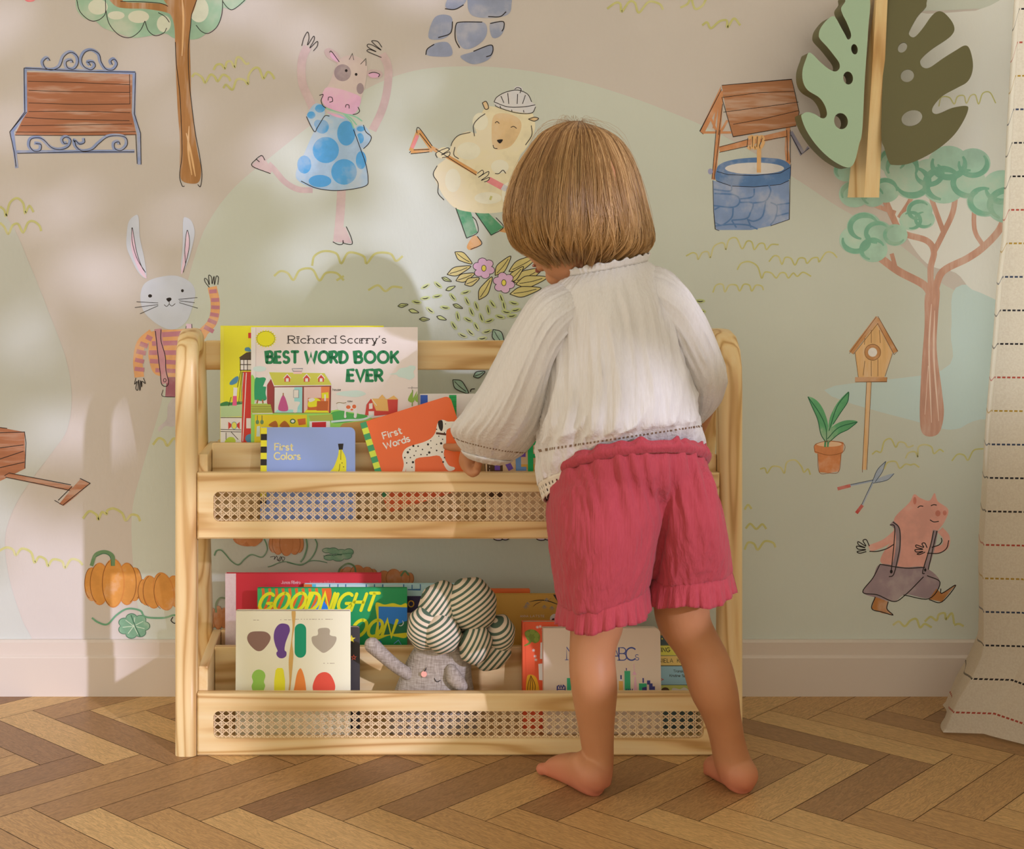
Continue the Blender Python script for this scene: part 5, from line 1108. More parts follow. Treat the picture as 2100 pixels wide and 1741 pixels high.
# =================================================================== CURTAIN
def curtain():
    m, t, p = bsdf('striped_linen'); uv = N(t, 'UVMap', uv_map='cloth'); sp = N(t, 'SeparateXYZ'); t.links.new(uv.outputs[0], sp.inputs[0])
    def math(op, a, b=None):
        n = N(t, 'Math', operation=op)
        for i, v in enumerate((a, b)):
            if v is None: continue
            if isinstance(v, (int, float)): n.inputs[i].default_value = v
            else: t.links.new(v, n.inputs[i])
        return n.outputs[0]
    PITCH = .0513
    vv = math('DIVIDE', sp.outputs['Y'], PITCH); fr = math('FRACT', vv); idx = math('FLOOR', vv)
    on = math('LESS_THAN', math('ABSOLUTE', math('SUBTRACT', fr, .5)), .026)
    dash = math('LESS_THAN', math('FRACT', math('DIVIDE', sp.outputs['X'], .0068)), .68)
    msk = math('MULTIPLY', on, dash)
    five = math('DIVIDE', math('ADD', math('MODULO', math('ADD', idx, 40), 5.0), .5), 5.0)
    cr = N(t, 'ValToRGB'); cr.color_ramp.interpolation = 'CONSTANT'; e = cr.color_ramp.elements
    cols = [(.52, .10, .07, 1), (.035, .03, .03, 1), (.035, .035, .04, 1), (.05, .07, .13, 1), (.52, .33, .06, 1)]
    while len(e) < 5: e.new(.5)
    for i, c in enumerate(cols): e[i].position = i*.2; e[i].color = c
    t.links.new(five, cr.inputs[0])
    co = N(t, 'TexCoord'); nz = N(t, 'TexNoise', Scale=350.0, Detail=2.0); t.links.new(co.outputs['Object'], nz.inputs['Vector'])
    base = ramp(t, nz.outputs[0], [(.3, (.80, .72, .59, 1)), (.7, (.88, .81, .68, 1))])
    mx = N(t, 'MixRGB'); t.links.new(msk, mx.inputs[0]); t.links.new(base, mx.inputs[1]); t.links.new(cr.outputs[0], mx.inputs[2])
    t.links.new(mx.outputs[0], p.inputs['Base Color']); p.inputs['Roughness'].default_value = .9; p.inputs['Specular IOR Level'].default_value = .1
    bump(t, p, nz.outputs[0], .25, .001)
    tl = N(t, 'BsdfTranslucent'); t.links.new(mx.outputs[0], tl.inputs['Color']); ms = N(t, 'MixShader'); ms.inputs[0].default_value = .42
    out = t.nodes['Material Output']; t.links.new(p.outputs[0], ms.inputs[1]); t.links.new(tl.outputs[0], ms.inputs[2]); t.links.new(ms.outputs[0], out.inputs[0])
    # left edge of the cloth (x on the wall side) against height, measured at depth 2.24
    prof = [(-900, 2112), (-120, 2098), (0, 2090), (250, 2076), (480, 2066), (560, 2056), (700, 2046), (880, 2030), (1050, 2020), (1150, 2014), (1270, 2014), (1340, 2012), (1390, 1990), (1440, 1962), (1500, 1940), (1512, 1936)]
    def edge(py):
        for i in range(len(prof)-1):
            if prof[i][0] <= py <= prof[i+1][0]:
                f = (py-prof[i][0])/(prof[i+1][0]-prof[i][0]); return prof[i][1]+(prof[i+1][1]-prof[i][1])*f
        return prof[-1][1]
    nu, nv = 150, 130; vs = []; uvs = []; L = 0
    ys = [-860+(1512+860)*j/nv for j in range(nv+1)]
    for j in range(nv+1):
        py = ys[j]; d0 = 2.13
        z = K(0, py, d0).z; z = max(z, .004); low = max(0, min(1, (.30-z)/.30)); xe = K(edge(py), py, d0).x
        flare = low**1.6
        for i in range(nu+1):
            u = i/nu; y = 2.265-u*.93
            # folds run front to back along the side wall; the first bulges into the room
            w = .5-.5*cos(u*2*pi*5.2); x = xe+.062*(1-exp_(u))+.050*(.5-.5*cos((u-.148)*2*pi*4.6))+.02*sin(u*9+z*3)*u
            if u < .148: x = xe+(.148-u)/.148*.055
            x += .006*sin(40*u+12*z)*flare
            vs.append((min(x, 1.112) if y > .95 else x, y, z)); uvs.append((u, z-.035*u+.004*sin(u*33)))
    mid = int(nv*.35); acc = [0.0]
    for i in range(nu):
        a, b_ = vs[mid*(nu+1)+i], vs[mid*(nu+1)+i+1]; acc.append(acc[-1]+((a[0]-b_[0])**2+(a[1]-b_[1])**2)**.5)
    uvs = [(acc[k % (nu+1)], uv_[1]) for k, uv_ in enumerate(uvs)]
    fs = [[j*(nu+1)+i, j*(nu+1)+i+1, (j+1)*(nu+1)+i+1, (j+1)*(nu+1)+i] for j in range(nv) for i in range(nu)]
    o = obj('curtain', vs, fs, m, None, None, True); l = o.data.uv_layers.new(name='cloth')
    flat = []
    for f in fs:
        for k in f: flat += list(uvs[k])
    l.data.foreach_set('uv', flat)
    tag(o, 'cream linen curtain with coloured running-stitch stripes hanging at the right', 'curtain')
def exp_(u): return math.exp(-u*14)
curtain()
# =================================================================== DAPPLE TREE, unseen outside the side window (leaves placed to shape the sun patches)
def dapple_tree():
    t = thing('dapple_tree', 'unseen tree outside the side window, leaves placed to shape the dappled sun', 'tree', (2.2, -1.5, 0))
    rnd = random.Random(21); mb = MB(); lm = plain('5d6b3c', .6, .3)
    spots = [(860, 520, 125, 190), (585, 310, 90, 85), (760, 235, 55, 45), (820, 400, 70, 60), (200, 560, 115, 60), (330, 465, 65, 40), (57, 705, 60, 60), (210, 872, 85, 70), (10, 60, 70, 80), (470, 25, 120, 45), (610, 560, 80, 50), (110, 435, 70, 40), (300, 95, 60, 30), (795, 1010, 95, 75), (725, 725, 95, 100), (890, 850, 75, 85), (560, 800, 110, 60), (980, 60, 60, 60)]  # gaps kept free of leaves where sun patches should fall
    dirv = -SUN
    placed = 0
    for _ in range(6500):
        x = rnd.uniform(-160, 1330); y = rnd.uniform(-330, 1150)
        if any(((x-a)/rx)**2+((y-b)/ry)**2 < 1.0+rnd.uniform(-.25, .45) for a, b, rx, ry in spots): continue
        nn = noise.noise(Vector((x/190+y/900, y/75, 3.1)))
        if nn < -.12+(.38 if y > 1000 else 0): continue
        P = K(x, y, DW)+dirv*rnd.uniform(4.0, 5.2)
        if P.x < 1.40: continue
        placed += 1
        r = rnd.uniform(.018, .034); R = Matrix.Rotation(rnd.uniform(0, 6.3), 3, 'X') @ Matrix.Rotation(rnd.uniform(-.8, .8), 3, 'Y') @ Matrix.Rotation(rnd.uniform(0, 6.3), 3, 'Z')
        pts = [R @ Vector((r*1.7*cos(a)*(1 if cos(a) < 0 else 1.15), r*.8*sin(a), .15*r*cos(2*a))) + P for a in [2*pi*i/8 for i in range(8)]]
        mb.add(pts, [list(range(8))], lm)
    for _ in range(620):  # extra unseen leaves added to thin the sun strip beside the curtain
        x = rnd.uniform(1850, 2110); y = rnd.uniform(-260, 980); P = K(x, y, DW)+dirv*rnd.uniform(4.2, 5.4)
        r = rnd.uniform(.018, .034); R = Matrix.Rotation(rnd.uniform(0, 6.3), 3, 'X') @ Matrix.Rotation(rnd.uniform(-.8, .8), 3, 'Y') @ Matrix.Rotation(rnd.uniform(0, 6.3), 3, 'Z')
        mb.add([R @ Vector((r*1.7*cos(a), r*.8*sin(a), .15*r*cos(2*a))) + P for a in [2*pi*i/8 for i in range(8)]], [list(range(8))], lm)
    fo = mb.build('foliage', t)
    b2 = MB(); bk = plain('5a4a3a', .9, .1)
    tube(b2, [(2.2, -1.5, 0), (2.22, -1.5, .5), (2.15, -1.45, 1.1)], [.07, .06, .05], bk, 12); tube(b2, [(2.15, -1.45, 1.05), (2.0, -1.3, 1.6), (1.9, -1.15, 2.1)], [.045, .03, .015], bk, 10); tube(b2, [(2.15, -1.45, 1.05), (2.35, -1.7, 1.6), (2.5, -1.9, 2.2)], [.045, .03, .015], bk, 10)
    b2.build('trunk', t, True)
dapple_tree()
# =================================================================== CHILD
DK = 1.885
child = thing('person', 'small child seen from behind in white blouse and raspberry shorts, pointing at a book', 'person', (.43, 1.88, 0))
def skin():
    m, t, p = bsdf('skin'); co = N(t, 'TexCoord'); n = N(t, 'TexNoise', Scale=14.0, Detail=3.0); t.links.new(co.outputs['Object'], n.inputs['Vector'])
    base = ramp(t, n.outputs[0], [(.3, (.46, .205, .096, 1)), (.7, (.53, .25, .122, 1))])
    # rosy heels, soles and knuckles: redder skin close to the ground
    sp = N(t, 'SeparateXYZ'); t.links.new(co.outputs['Object'], sp.inputs[0]); mr_ = N(t, 'MapRange'); t.links.new(sp.outputs['Z'], mr_.inputs[0]); mr_.inputs[1].default_value = .045; mr_.inputs[2].default_value = .006
    mx = N(t, 'MixRGB'); t.links.new(mr_.outputs[0], mx.inputs[0]); t.links.new(base, mx.inputs[1]); mx.inputs[2].default_value = (.58, .20, .12, 1)
    t.links.new(mx.outputs[0], p.inputs['Base Color']); p.inputs['Roughness'].default_value = .5; p.inputs['Specular IOR Level'].default_value = .35
    p.inputs['Subsurface Weight'].default_value = .12; p.inputs['Subsurface Radius'].default_value = (.012, .005, .003); p.inputs['Subsurface Scale'].default_value = .6
    n2 = N(t, 'TexNoise', Scale=420.0, Detail=2.0); t.links.new(co.outputs['Object'], n2.inputs['Vector']); bump(t, p, n2.outputs[0], .06, .0006)
    return m
SKIN = skin()
def row(y, l, r, d, dh): return pair((l, y), (r, y), d, dh)
def px(n, d=DK): return n*d/F
HC = K(1183, 424, 1.884)                              # middle of the head
FW = Vector((-.73, .60, -.31)).normalized(); UPv = (Vector((-.12, .06, 1.0)) - FW*Vector((-.12, .06, 1.0)).dot(FW)).normalized(); LT = UPv.cross(FW).normalized()   # her left
def H(l, f, u): return HC+LT*l+FW*f+UPv*u
def body():
    mb = MB()
    # --- left leg
    D = 1.893
    loft(mb, [row(1010, 1165, 1330, D, .062), row(1120, 1162, 1310, D, .060), row(1215, 1168, 1290, D+.001, .050), row(1255, 1169.5, 1281, D+.002, .045), row(1290, 1170, 1275.6, D+.003, .041), row(1320, 1169, 1265, D+.001, .037), row(1345, 1168, 1260.5, D-.002, .0355), row(1376, 1168, 1263, D-.005, .0365), row(1413, 1172, 1265, D-.006, .0365), row(1450, 1178, 1262, D-.003, .034), row(1487, 1185, 1259, D+.002, .030), row(1525, 1191.5, 1258, D+.006, .0265), row(1550, 1196, 1258, D+.008, .026), row(1580, 1200, 1256, D+.008, .027), row(1605, 1205, 1252, D+.006, .024)], SKIN, 44, 32)
    # --- right leg
    D = 1.903
    loft(mb, [row(1010, 1300, 1440, D, .062), row(1110, 1310, 1452, D, .062), row(1200, 1332, 1452, D, .052), row(1240, 1341, 1453, D, .047), row(1265, 1344, 1455, D+.001, .044), row(1290, 1351, 1466, D+.003, .042), row(1314, 1365, 1479, D+.003, .041), row(1339, 1384, 1492, D, .038), row(1364, 1398, 1501, D-.004, .0375), row(1389, 1405.6, 1507, D-.007, .0375), row(1413, 1412, 1512, D-.008, .037), row(1438, 1422, 1515, D-.008, .035), row(1463, 1436, 1517.5, D-.005, .032), row(1488, 1447, 1522, D-.001, .0295), row(1512, 1454.5, 1526, D+.002, .027), row(1537, 1460, 1533, D+.004, .0265), row(1556, 1463, 1539, D+.005, .027), row(1580, 1470, 1543, D+.004, .028), row(1602, 1478, 1546, D+.002, .025)], SKIN, 44, 32)
    # --- feet: lofted heel to toe with flat soles, separate toes
    def foot(heel, toe, wh, wt, hh, side):
        heel, toe = Vector(heel), Vector(toe); d = (toe-heel); L = d.length; d.normalize(); s = Vector((d.y, -d.x, 0))   # s: to the right of the foot
        ks = []
        for t_, w, h, off in ((.0, wh*.55, hh*.62, 0), (.06, wh*.86, hh*.9, 0), (.16, wh, hh*1.05, 0), (.30, wh*.98, hh*1.18, 0), (.46, wh*.98, hh*1.02, side*.001), (.62, wt*.95, hh*.90, side*.003), (.78, wt, hh*.78, side*.003), (.9, wt*.94, hh*.64, side*.002), (.97, wt*.8, hh*.46, side*.001)):
            ks.append((heel+d*L*t_+s*off+Vector((0, 0, h*.48)), s*w, Vector((0, 0, h*.5))))
        loft(mb, ks, SKIN, 26, 24, None, True, 2.5)
        mb.sphere(heel+d*.012+Vector((0, 0, hh*.52)), (wh*1.04, wh*.98, hh*.52), SKIN, 20)
        for i, (q, r, ll) in enumerate(((-.60, .0092, 1.02), (-.16, .0070, 1.03), (.18, .0066, 1.00), (.48, .0062, .96), (.74, .0058, .90))):
            q *= side
            a = heel+d*L*(ll-.16)+s*(wt*q*1.0)+Vector((0, 0, r*1.25)); b = heel+d*L*ll+s*(wt*q*1.06)+Vector((0, 0, r*.98))
            tube(mb, [a, (a+b)/2+Vector((0, 0, r*.15)), b], [r*.95, r*.92, r], SKIN, 10)
    foot((.3325, 1.876, 0), (.2845, 1.962, 0), .0225, .0265, .046, 1)
    foot((.5325, 1.884, 0), (.519, 1.966, 0), .0235, .0255, .045, -1)
    # --- trunk (under the clothes), neck
    loft(mb, [pair((1165, 1060), (1435, 1060), 1.9, .060), pair((1160, 990), (1435, 975), 1.898, .072), pair((1150, 900), (1405, 880), 1.893, .072), pair((1150, 800), (1385, 780), 1.888, .070), pair((1150, 710), (1372, 690), 1.883, .066), pair((1145, 640), (1368, 615), 1.88, .056), pair((1165, 600), (1345, 580), 1.88, .042), pair((1195, 575), (1305, 560), 1.88, .034), pair((1200, 545), (1296, 535), 1.880, .031), pair((1196, 510), (1290, 505), 1.880, .031), pair((1190, 460), (1285, 460), 1.882, .030)], SKIN, 44, 32)
    # --- left arm, reaching for the book
    sh = K(1140, 640, 1.875); el = K(1030, 812, 1.915); wr = K(974, 918, 2.012)
    tube(mb, [K(1185, 625, 1.88), sh, K(1085, 725, 1.893), el, K(1000, 868, 1.965), wr], [.030, .029, .0255, .0225, .0205, .0165], SKIN, 18)
    # hand: palm, pointing index, three curled fingers, thumb along the side
    d = 2.035
    tube(mb, [wr, K(966, 928, 2.016), K(960, 940, 2.018)], [.0160, .0170, .0160], SKIN, 16, sq=.8)
    tube(mb, [K(966, 930, 2.014), K(963, 946, 2.016)], [.0145, .0130], SKIN, 14)
    kn = K(947, 917, 2.032)
    tube(mb, [K(962, 922, 2.018), kn, K(930, 917.5, 2.050), K(914, 915.5, 2.064)], [.0085, .0074, .0062, .0052], SKIN, 12)                # index
    for i in range(3):
        z = 2.018-i*.0055; r = (.0060, .0060, .0054)[i]
        tube(mb, [K(951+3*i, 930+8*i, z), K(949+6*i, 948+9*i, z-.001), K(959+5*i, 964+4*i, z-.008), K(972+3*i, 964+2*i, z-.013), K(978+2*i, 955+3*i, z-.010)], [r, r*1.03, r*.95, r*.9, r*.75], SKIN, 12)
    tube(mb, [K(972, 926, 2.002), K(981, 940, 1.992), K(981, 952, 1.992), K(976, 961, 1.996)], [.0080, .0066, .0058, .0050], SKIN, 12)    # thumb
    # --- right arm, bent forward in front of the body, hand resting on the tray edge
    w2 = K(1395, 930, 2.000)
    tube(mb, [K(1335, 610, 1.885), K(1378, 640, 1.89), K(1425, 720, 1.905), K(1445, 790, 1.925), K(1425, 860, 1.965), w2], [.030, .029, .025, .0225, .020, .0165], SKIN, 18)
    tube(mb, [w2, K(1388, 948, 2.02), K(1384, 955, 2.036)], [.016, .0165, .014], SKIN, 14, sq=.75)
    for i, x in enumerate((1371, 1380, 1389, 1398)):
        tube(mb, [K(x, 946, 2.034), K(x, 951, 2.052), K(x, 962, 2.063), K(x, 976, 2.066)], [.0058, .0056, .0052, .0046], SKIN, 10)
    tube(mb, [K(1372, 946, 2.012), K(1362, 955, 2.020), K(1356, 961, 2.026)], [.0068, .006, .0052], SKIN, 10)
    # --- head: skull, jaw, cheeks, nose, lips, chin, ears
    R = Matrix((LT, FW, UPv)).transposed()
    def sp(l, f, u, r, seg=20): mb.sphere(H(l, f, u), r, SKIN, seg, R)
    sp(0, -.006, .020, (.066, .080, .072), 32); sp(0, .022, -.028, (.054, .058, .056), 28); sp(0, .030, -.058, (.040, .044, .036), 24); sp(0, .060, -.078, (.016, .016, .014))
    for s in (1, -1):
        sp(s*.030, .050, -.045, (.022, .024, .022)); sp(s*.022, .074, -.004, (.018, .008, .009))
        # ear
        sp(s*.067, -.006, -.014, (.006, .014, .021)); sp(s*.071, -.010, -.004, (.004, .011, .014)); sp(s*.069, 0, -.030, (.0045, .006, .007))
    sp(0, .080, -.022, (.008, .009, .014)); sp(0, .090, -.034, (.0095, .010, .0075)); sp(.007, .084, -.036, (.006, .007, .0055)); sp(-.007, .084, -.036, (.006, .007, .0055))
    sp(0, .079, -.053, (.013, .009, .0048)); sp(0, .078, -.061, (.011, .009, .0050)); sp(0, .066, .030, (.045, .018, .030))
    o = mb.build('body', child, True)
    bake(o, [('REMESH', dict(mode='VOXEL', voxel_size=.0022, use_smooth_shade=True)), ('SMOOTH', dict(factor=.5, iterations=4))])
    o.data.materials.clear(); o.data.materials.append(SKIN)
    o.data.polygons.foreach_set('use_smooth', [True]*len(o.data.polygons))
    wh = plain('efe9e2', .25, .5, (.85, .82, .78, 1)); ir = plain('3a2a20', .2, .5)
    for s in (1, -1):
        e = MB(); e.sphere(H(s*.025, .0725, -.012), .0085, wh, 16); e.sphere(H(s*.025, .0785, -.013), .0042, ir, 14); e.build('eye', child, True)
        lp = MB(); q = [H(s*.036, .073, .009), H(s*.027, .083, .013), H(s*.016, .083, .012)]; tube(lp, q, [.0009, .0016, .0010], plain('8a6038', .8), 8); lp.build('eyebrow', child, True)
    lp = MB(); tube(lp, [H(.011, .0835, -.056), H(.004, .0885, -.0545), H(-.004, .0885, -.0545), H(-.011, .0835, -.056)], [.0012, .0022, .0022, .0012], plain('lip', .5, .3, (.42, .15, .105, 1)), 10); tube(lp, [H(.009, .0835, -.061), H(0, .0875, -.063), H(-.009, .0835, -.061)], [.0012, .0026, .0012], plain('lip', .5, .3, (.42, .15, .105, 1)), 10); lp.build('lips', child, True)
body()
# ------------------------------------------------------------------ clothes
def gauze(name, c0, c1, bstr, trans=0.0, sc=(520, 520, 60)):
    m, t, p = bsdf(name); co = N(t, 'TexCoord'); n = N(t, 'TexNoise', Scale=1.0, Detail=3.0, Roughness=.6); mp = N(t, 'Mapping'); mp.inputs['Scale'].default_value = sc
    t.links.new(co.outputs['Object'], mp.inputs[0]); t.links.new(mp.outputs[0], n.inputs['Vector'])
    n2 = N(t, 'TexNoise', Scale=1.0, Detail=2.0, Roughness=.5, Distortion=.15); mp2 = N(t, 'Mapping'); mp2.inputs['Scale'].default_value = (230, 230, 9); t.links.new(co.outputs['Object'], mp2.inputs[0]); t.links.new(mp2.outputs[0], n2.inputs['Vector'])
    base = ramp(t, n.outputs[0], [(.3, c0), (.65, c1)]); t.links.new(base, p.inputs['Base Color'])
    p.inputs['Roughness'].default_value = .9; p.inputs['Specular IOR Level'].default_value = .12; p.inputs['Sheen Weight'].default_value = .15
    b1 = N(t, 'Bump'); b1.inputs['Strength'].default_value = bstr; b1.inputs['Distance'].default_value = .004; t.links.new(n2.outputs[0], b1.inputs['Height'])
    b2 = N(t, 'Bump'); b2.inputs['Strength'].default_value = bstr*.22; b2.inputs['Distance'].default_value = .0012; t.links.new(n.outputs[0], b2.inputs['Height']); t.links.new(b1.outputs[0], b2.inputs['Normal']); t.links.new(b2.outputs[0], p.inputs['Normal'])
    return m
WHT = gauze('white_gauze', (.715, .695, .675, 1), (.755, .74, .725, 1), .40); ROSE = gauze('raspberry_gauze', (.42, .058, .078, 1), (.46, .069, .090, 1), .5)
TRIM = plain('d8ccb8', .9, .1, (.74, .68, .58, 1)); SLOT_SHADE = plain('6a4f38', .9, .05, (.27, .19, .13, 1))
def nz(x, y, z=0.0): return noise.noise(Vector((x, y, z)))
def folds(amp, f1, f2, seed, fade=lambda t: 1.0):
    def f(th, t):
        a = nz(cos(th)*f1, sin(th)*f1, seed+t*.9); b = nz(cos(th)*f2, sin(th)*f2, seed+7+t*1.6); c = nz(cos(th)*f2*2.3, sin(th)*f2*2.3, seed+3+t*2.2)
        return 1+amp*fade(t)*((1-abs(a)*2.4)*.55+b*.45+c*.22)
    return f
TORSO = [pair((1165, 566), (1326, 535), 1.880, .047, 0), pair((1150, 577), (1338, 546), 1.880, .054), pair((1130, 602), (1356, 572), 1.881, .064), pair((1119, 650), (1376, 618), 1.882, .076), pair((1120, 722), (1390, 690), 1.884, .086), pair((1120, 800), (1404, 768), 1.888, .096), pair((1113, 868), (1416, 835), 1.893, .099), pair((1108, 915), (1428, 868), 1.899, .096, -.012), pair((1103, 960), (1441, 905), 1.906, .088, -.024), pair((1107, 992), (1441, 932), 1.912, .080, -.030)]
SLV_L = [pair((1178, 575), (1215, 650), 1.878, .040), pair((1140, 583), (1172, 690), 1.877, .054), pair((1098, 604), (1146, 725), 1.879, .062), pair((1063, 652), (1132, 757), 1.886, .064), pair((1026, 722), (1126, 792), 1.898, .066), pair((992, 787), (1120, 830), 1.915, .068), pair((955, 843), (1112, 868), 1.938, .068), pair((929, 877), (1093, 905), 1.962, .060), pair((936, 903), (1070, 930), 1.980, .046), pair((952, 927), (1045, 944), 1.993, .033), pair((968, 940), (1020, 950), 2.000, .023)]
SLV_R = [pair((1300, 560), (1290, 640), 1.882, .040), pair((1345, 548), (1322, 680), 1.882, .056), pair((1396, 582), (1352, 712), 1.884, .062), pair((1437, 645), (1368, 742), 1.889, .064), pair((1470, 715), (1384, 770), 1.898, .064), pair((1484, 765), (1396, 797), 1.909, .062), pair((1477, 803), (1402, 824), 1.925, .056), pair((1460, 836), (1406, 848), 1.944, .046), pair((1440, 862), (1400, 872), 1.962, .032)]
def blouse():
    mb = MB()
    ft = folds(.085, 3.0, 7.5, 2.0, lambda t: .30+.9*min(1, t*3)*(1-.45*t))
    def ridge(v): return (1-abs(v))**3
    def tor(th, t):
        g = max(0, 1-t/.16)
        k = ft(th, t)+.024*g*sin(46*th+3*nz(cos(th)*3, sin(th)*3, 1))+.022*sin(21*th+7*nz(cos(th)*2.4, sin(th)*2.4, 2+t))*max(0, min(1, t*5))*max(0, 1-t*1.9)
        k += .058*ridge(1.8*nz(cos(th)*4.2+.9*t, sin(th)*4.2, 21+t*1.9))*min(1, t*3)*(1-.45*t)-.020
        d = th+pi/2                                             # long drapes running down to the left across the back
        k += .075*ridge(1.7*nz(d*3.0+t*4.2, t*1.6, 31))*max(0, min(1, (t-.25)*3))*max(0, 1-max(0, t-.74)*6)
        k += .008*ridge(2.0*nz(cos(th)*24, sin(th)*24, 41+t*2.0))+.016*math.exp(-((t-.66)/.08)**2)*(.6+.6*nz(cos(th)*2.2, sin(th)*2.2, 91))
        # blousing over the waistband
        return k
    wl0 = folds(.060, 2.0, 5.0, 5.0, lambda t: .3+.9*t*(1.15-t)*2)
    wl = lambda th, t: wl0(th, t)+.055*ridge(2.0*nz(cos(th)*5, sin(th)*5, 51+t*1.2))+.012*ridge(2*nz(cos(th)*13, sin(th)*13, 61+t*2))-.024
    loft(mb, TORSO, WHT, 130, 260, tor)
    loft(mb, SLV_L, WHT, 110, 150, wl)
    loft(mb, SLV_R, WHT, 90, 110, lambda th, t: folds(.085, 1.8, 4.6, 9.0, lambda q: .35+.9*q*(1.15-q)*2)(th, t)+.075*ridge(2.0*nz(cos(th)*5, sin(th)*5, 71+t*1.6))+.012*ridge(2*nz(cos(th)*13, sin(th)*13, 81+t*2))-.032)
    o = mb.build('blouse', child, True)
    # gathered neck frill
    r = MB(); n = 260; vs = []; fs = []
    for j, (up, out) in enumerate(((0, .0), (.0035, .0012), (.0075, .0026), (.0100, .0034))):
        for i in range(n):
            th = 2*pi*i/n; c, a = lpt(TORSO, .012, th); w = sin(th*27+6*nz(cos(th)*3, sin(th)*3, 4))*(.7+.6*nz(cos(th)*5, sin(th)*5, 14)); f = j/3
            vs.append(c+a*(1+out/.05+.030*w*f)+Vector((0, 0, up+.0016*f*sin(th*19+5*nz(cos(th)*3, sin(th)*3, 24)))))
    for j in range(3):
        for i in range(n): fs.append([j*n+i, j*n+(i+1) % n, (j+1)*n+(i+1) % n, (j+1)*n+i])
    r.add(vs, fs, WHT); f = r.build('neck_frill', o, True); md = f.modifiers.new('thick', 'SOLIDIFY'); md.thickness = .0018
    # ladder stitching above the hem and above the left cuff, as dark bars with the slots' shade in their colour
    def slots(nm, b0, seg, r0, r1, js, wd, lab):
        s = MB()
        for j in js:
            q = [mb.v[b0+r0*seg+j], mb.v[b0+r0*seg+(j+1) % seg], mb.v[b0+r1*seg+(j+1) % seg], mb.v[b0+r1*seg+j]]
            m_ = (q[0]+q[1])/2; m2 = (q[2]+q[3])/2; nn = (q[1]-q[0]).cross(q[3]-q[0]).normalized()*.0006
            ctr = (q[0]+q[2])/2
            if nn.dot(ctr-lpt(TORSO if seg == 260 else SLV_L, r0/110, 0)[0]) < 0: nn = -nn
            q = [m_+(q[0]-m_)*wd, m_+(q[1]-m_)*wd, m2+(q[2]-m2)*wd, m2+(q[3]-m2)*wd]
            s.add([v+nn for v in q]+[v-nn for v in q], [[0, 1, 2, 3], [0, 4, 5, 1], [1, 5, 6, 2], [2, 6, 7, 3], [3, 7, 4, 0]], SLOT_SHADE)
        s.build(nm, o, label=lab)
    slots('ladder_stitch', 0, 260, 103, 105, [j % 260 for j in range(128, 262, 2)], .8, 'open ladder stitching above the hem')
    slots('ladder_stitch', 131*260, 150, 85, 86, [j % 150 for j in range(72, 152, 2)], .75, 'open stitching above the cuff')
    # gathered cuff frill on the left sleeve
    r = MB(); n = 120; vs = []; fs = []
    for j in range(5):
        f = j/4
        for i in range(n):
            th = 2*pi*i/n; c, a = lpt(SLV_L, .885+.105*f, th); w = sin(th*17+2*nz(cos(th)*2, sin(th)*2, 8))
            vs.append(c+a*(1.035+.13*f+.050*w*(.25+f)))
    for j in range(4):
        for i in range(n): fs.append([j*n+i, j*n+(i+1) % n, (j+1)*n+(i+1) % n, (j+1)*n+i])
    r.add(vs, fs, WHT); f = r.build('cuff', o, True); md = f.modifiers.new('thick', 'SOLIDIFY'); md.thickness = .0016
    # lace edge hanging below the hem at the front and sides
    r = MB(); n = 220; vs = []; fs = []
    for j in range(7):
        f = j/6
        for i in range(n):
            th = 2*pi*i/n; c, a = lpt(TORSO, .985, th); w = .5+.5*sin(th*34)
            vs.append(c+a*(1.012+.010*sin(th*26+1)*f-.06*f)+Vector((0, 0, -.0215*f-(.0035*w if j == 6 else 0))))
    for j in range(6):
        for i in range(n):
            if j in (2, 4) and i % 3 == 0: continue
            fs.append([j*n+i, j*n+(i+1) % n, (j+1)*n+(i+1) % n, (j+1)*n+i])
    r.add(vs, fs, TRIM); f = r.build('lace_hem', o, True, label='cream lace edging'); md = f.modifiers.new('thick', 'SOLIDIFY'); md.thickness = .0012
blouse()
LEG_L = [pair((1150, 990), (1335, 950), 1.897, .080, -.026), pair((1132, 1015), (1346, 975), 1.896, .098, -.022), pair((1126, 1045), (1352, 1015), 1.896, .104, -.016), pair((1128, 1090), (1347, 1070), 1.894, .106, -.008), pair((1136, 1155), (1336, 1130), 1.893, .098, 0), pair((1146, 1218), (1327, 1178), 1.893, .088), pair((1149.5, 1245), (1323.5, 1192), 1.893, .085)]
LEG_R = [pair((1332, 950), (1436, 975), 1.899, .076, -.026), pair((1322, 985), (1450, 1000), 1.899, .094, -.022), pair((1316, 1020), (1464, 1028), 1.900, .100, -.016), pair((1320, 1065), (1475, 1066), 1.900, .102, -.008), pair((1323, 1120), (1485, 1122), 1.901, .092, 0), pair((1324.5, 1165), (1490, 1152), 1.902, .083), pair((1325, 1187), (1492, 1164), 1.903, .080)]
HIPS = [pair((1136, 974), (1445, 951), 1.897, .101, -.040), pair((1131, 990), (1449, 966), 1.896, .106, -.036), pair((1128, 1008), (1454, 988), 1.896, .105, -.030), pair((1134, 1028), (1456, 1008), 1.897, .096, -.022), pair((1150, 1046), (1446, 1028), 1.898, .074, -.012), pair((1185, 1058), (1415, 1042), 1.900, .040, 0)]
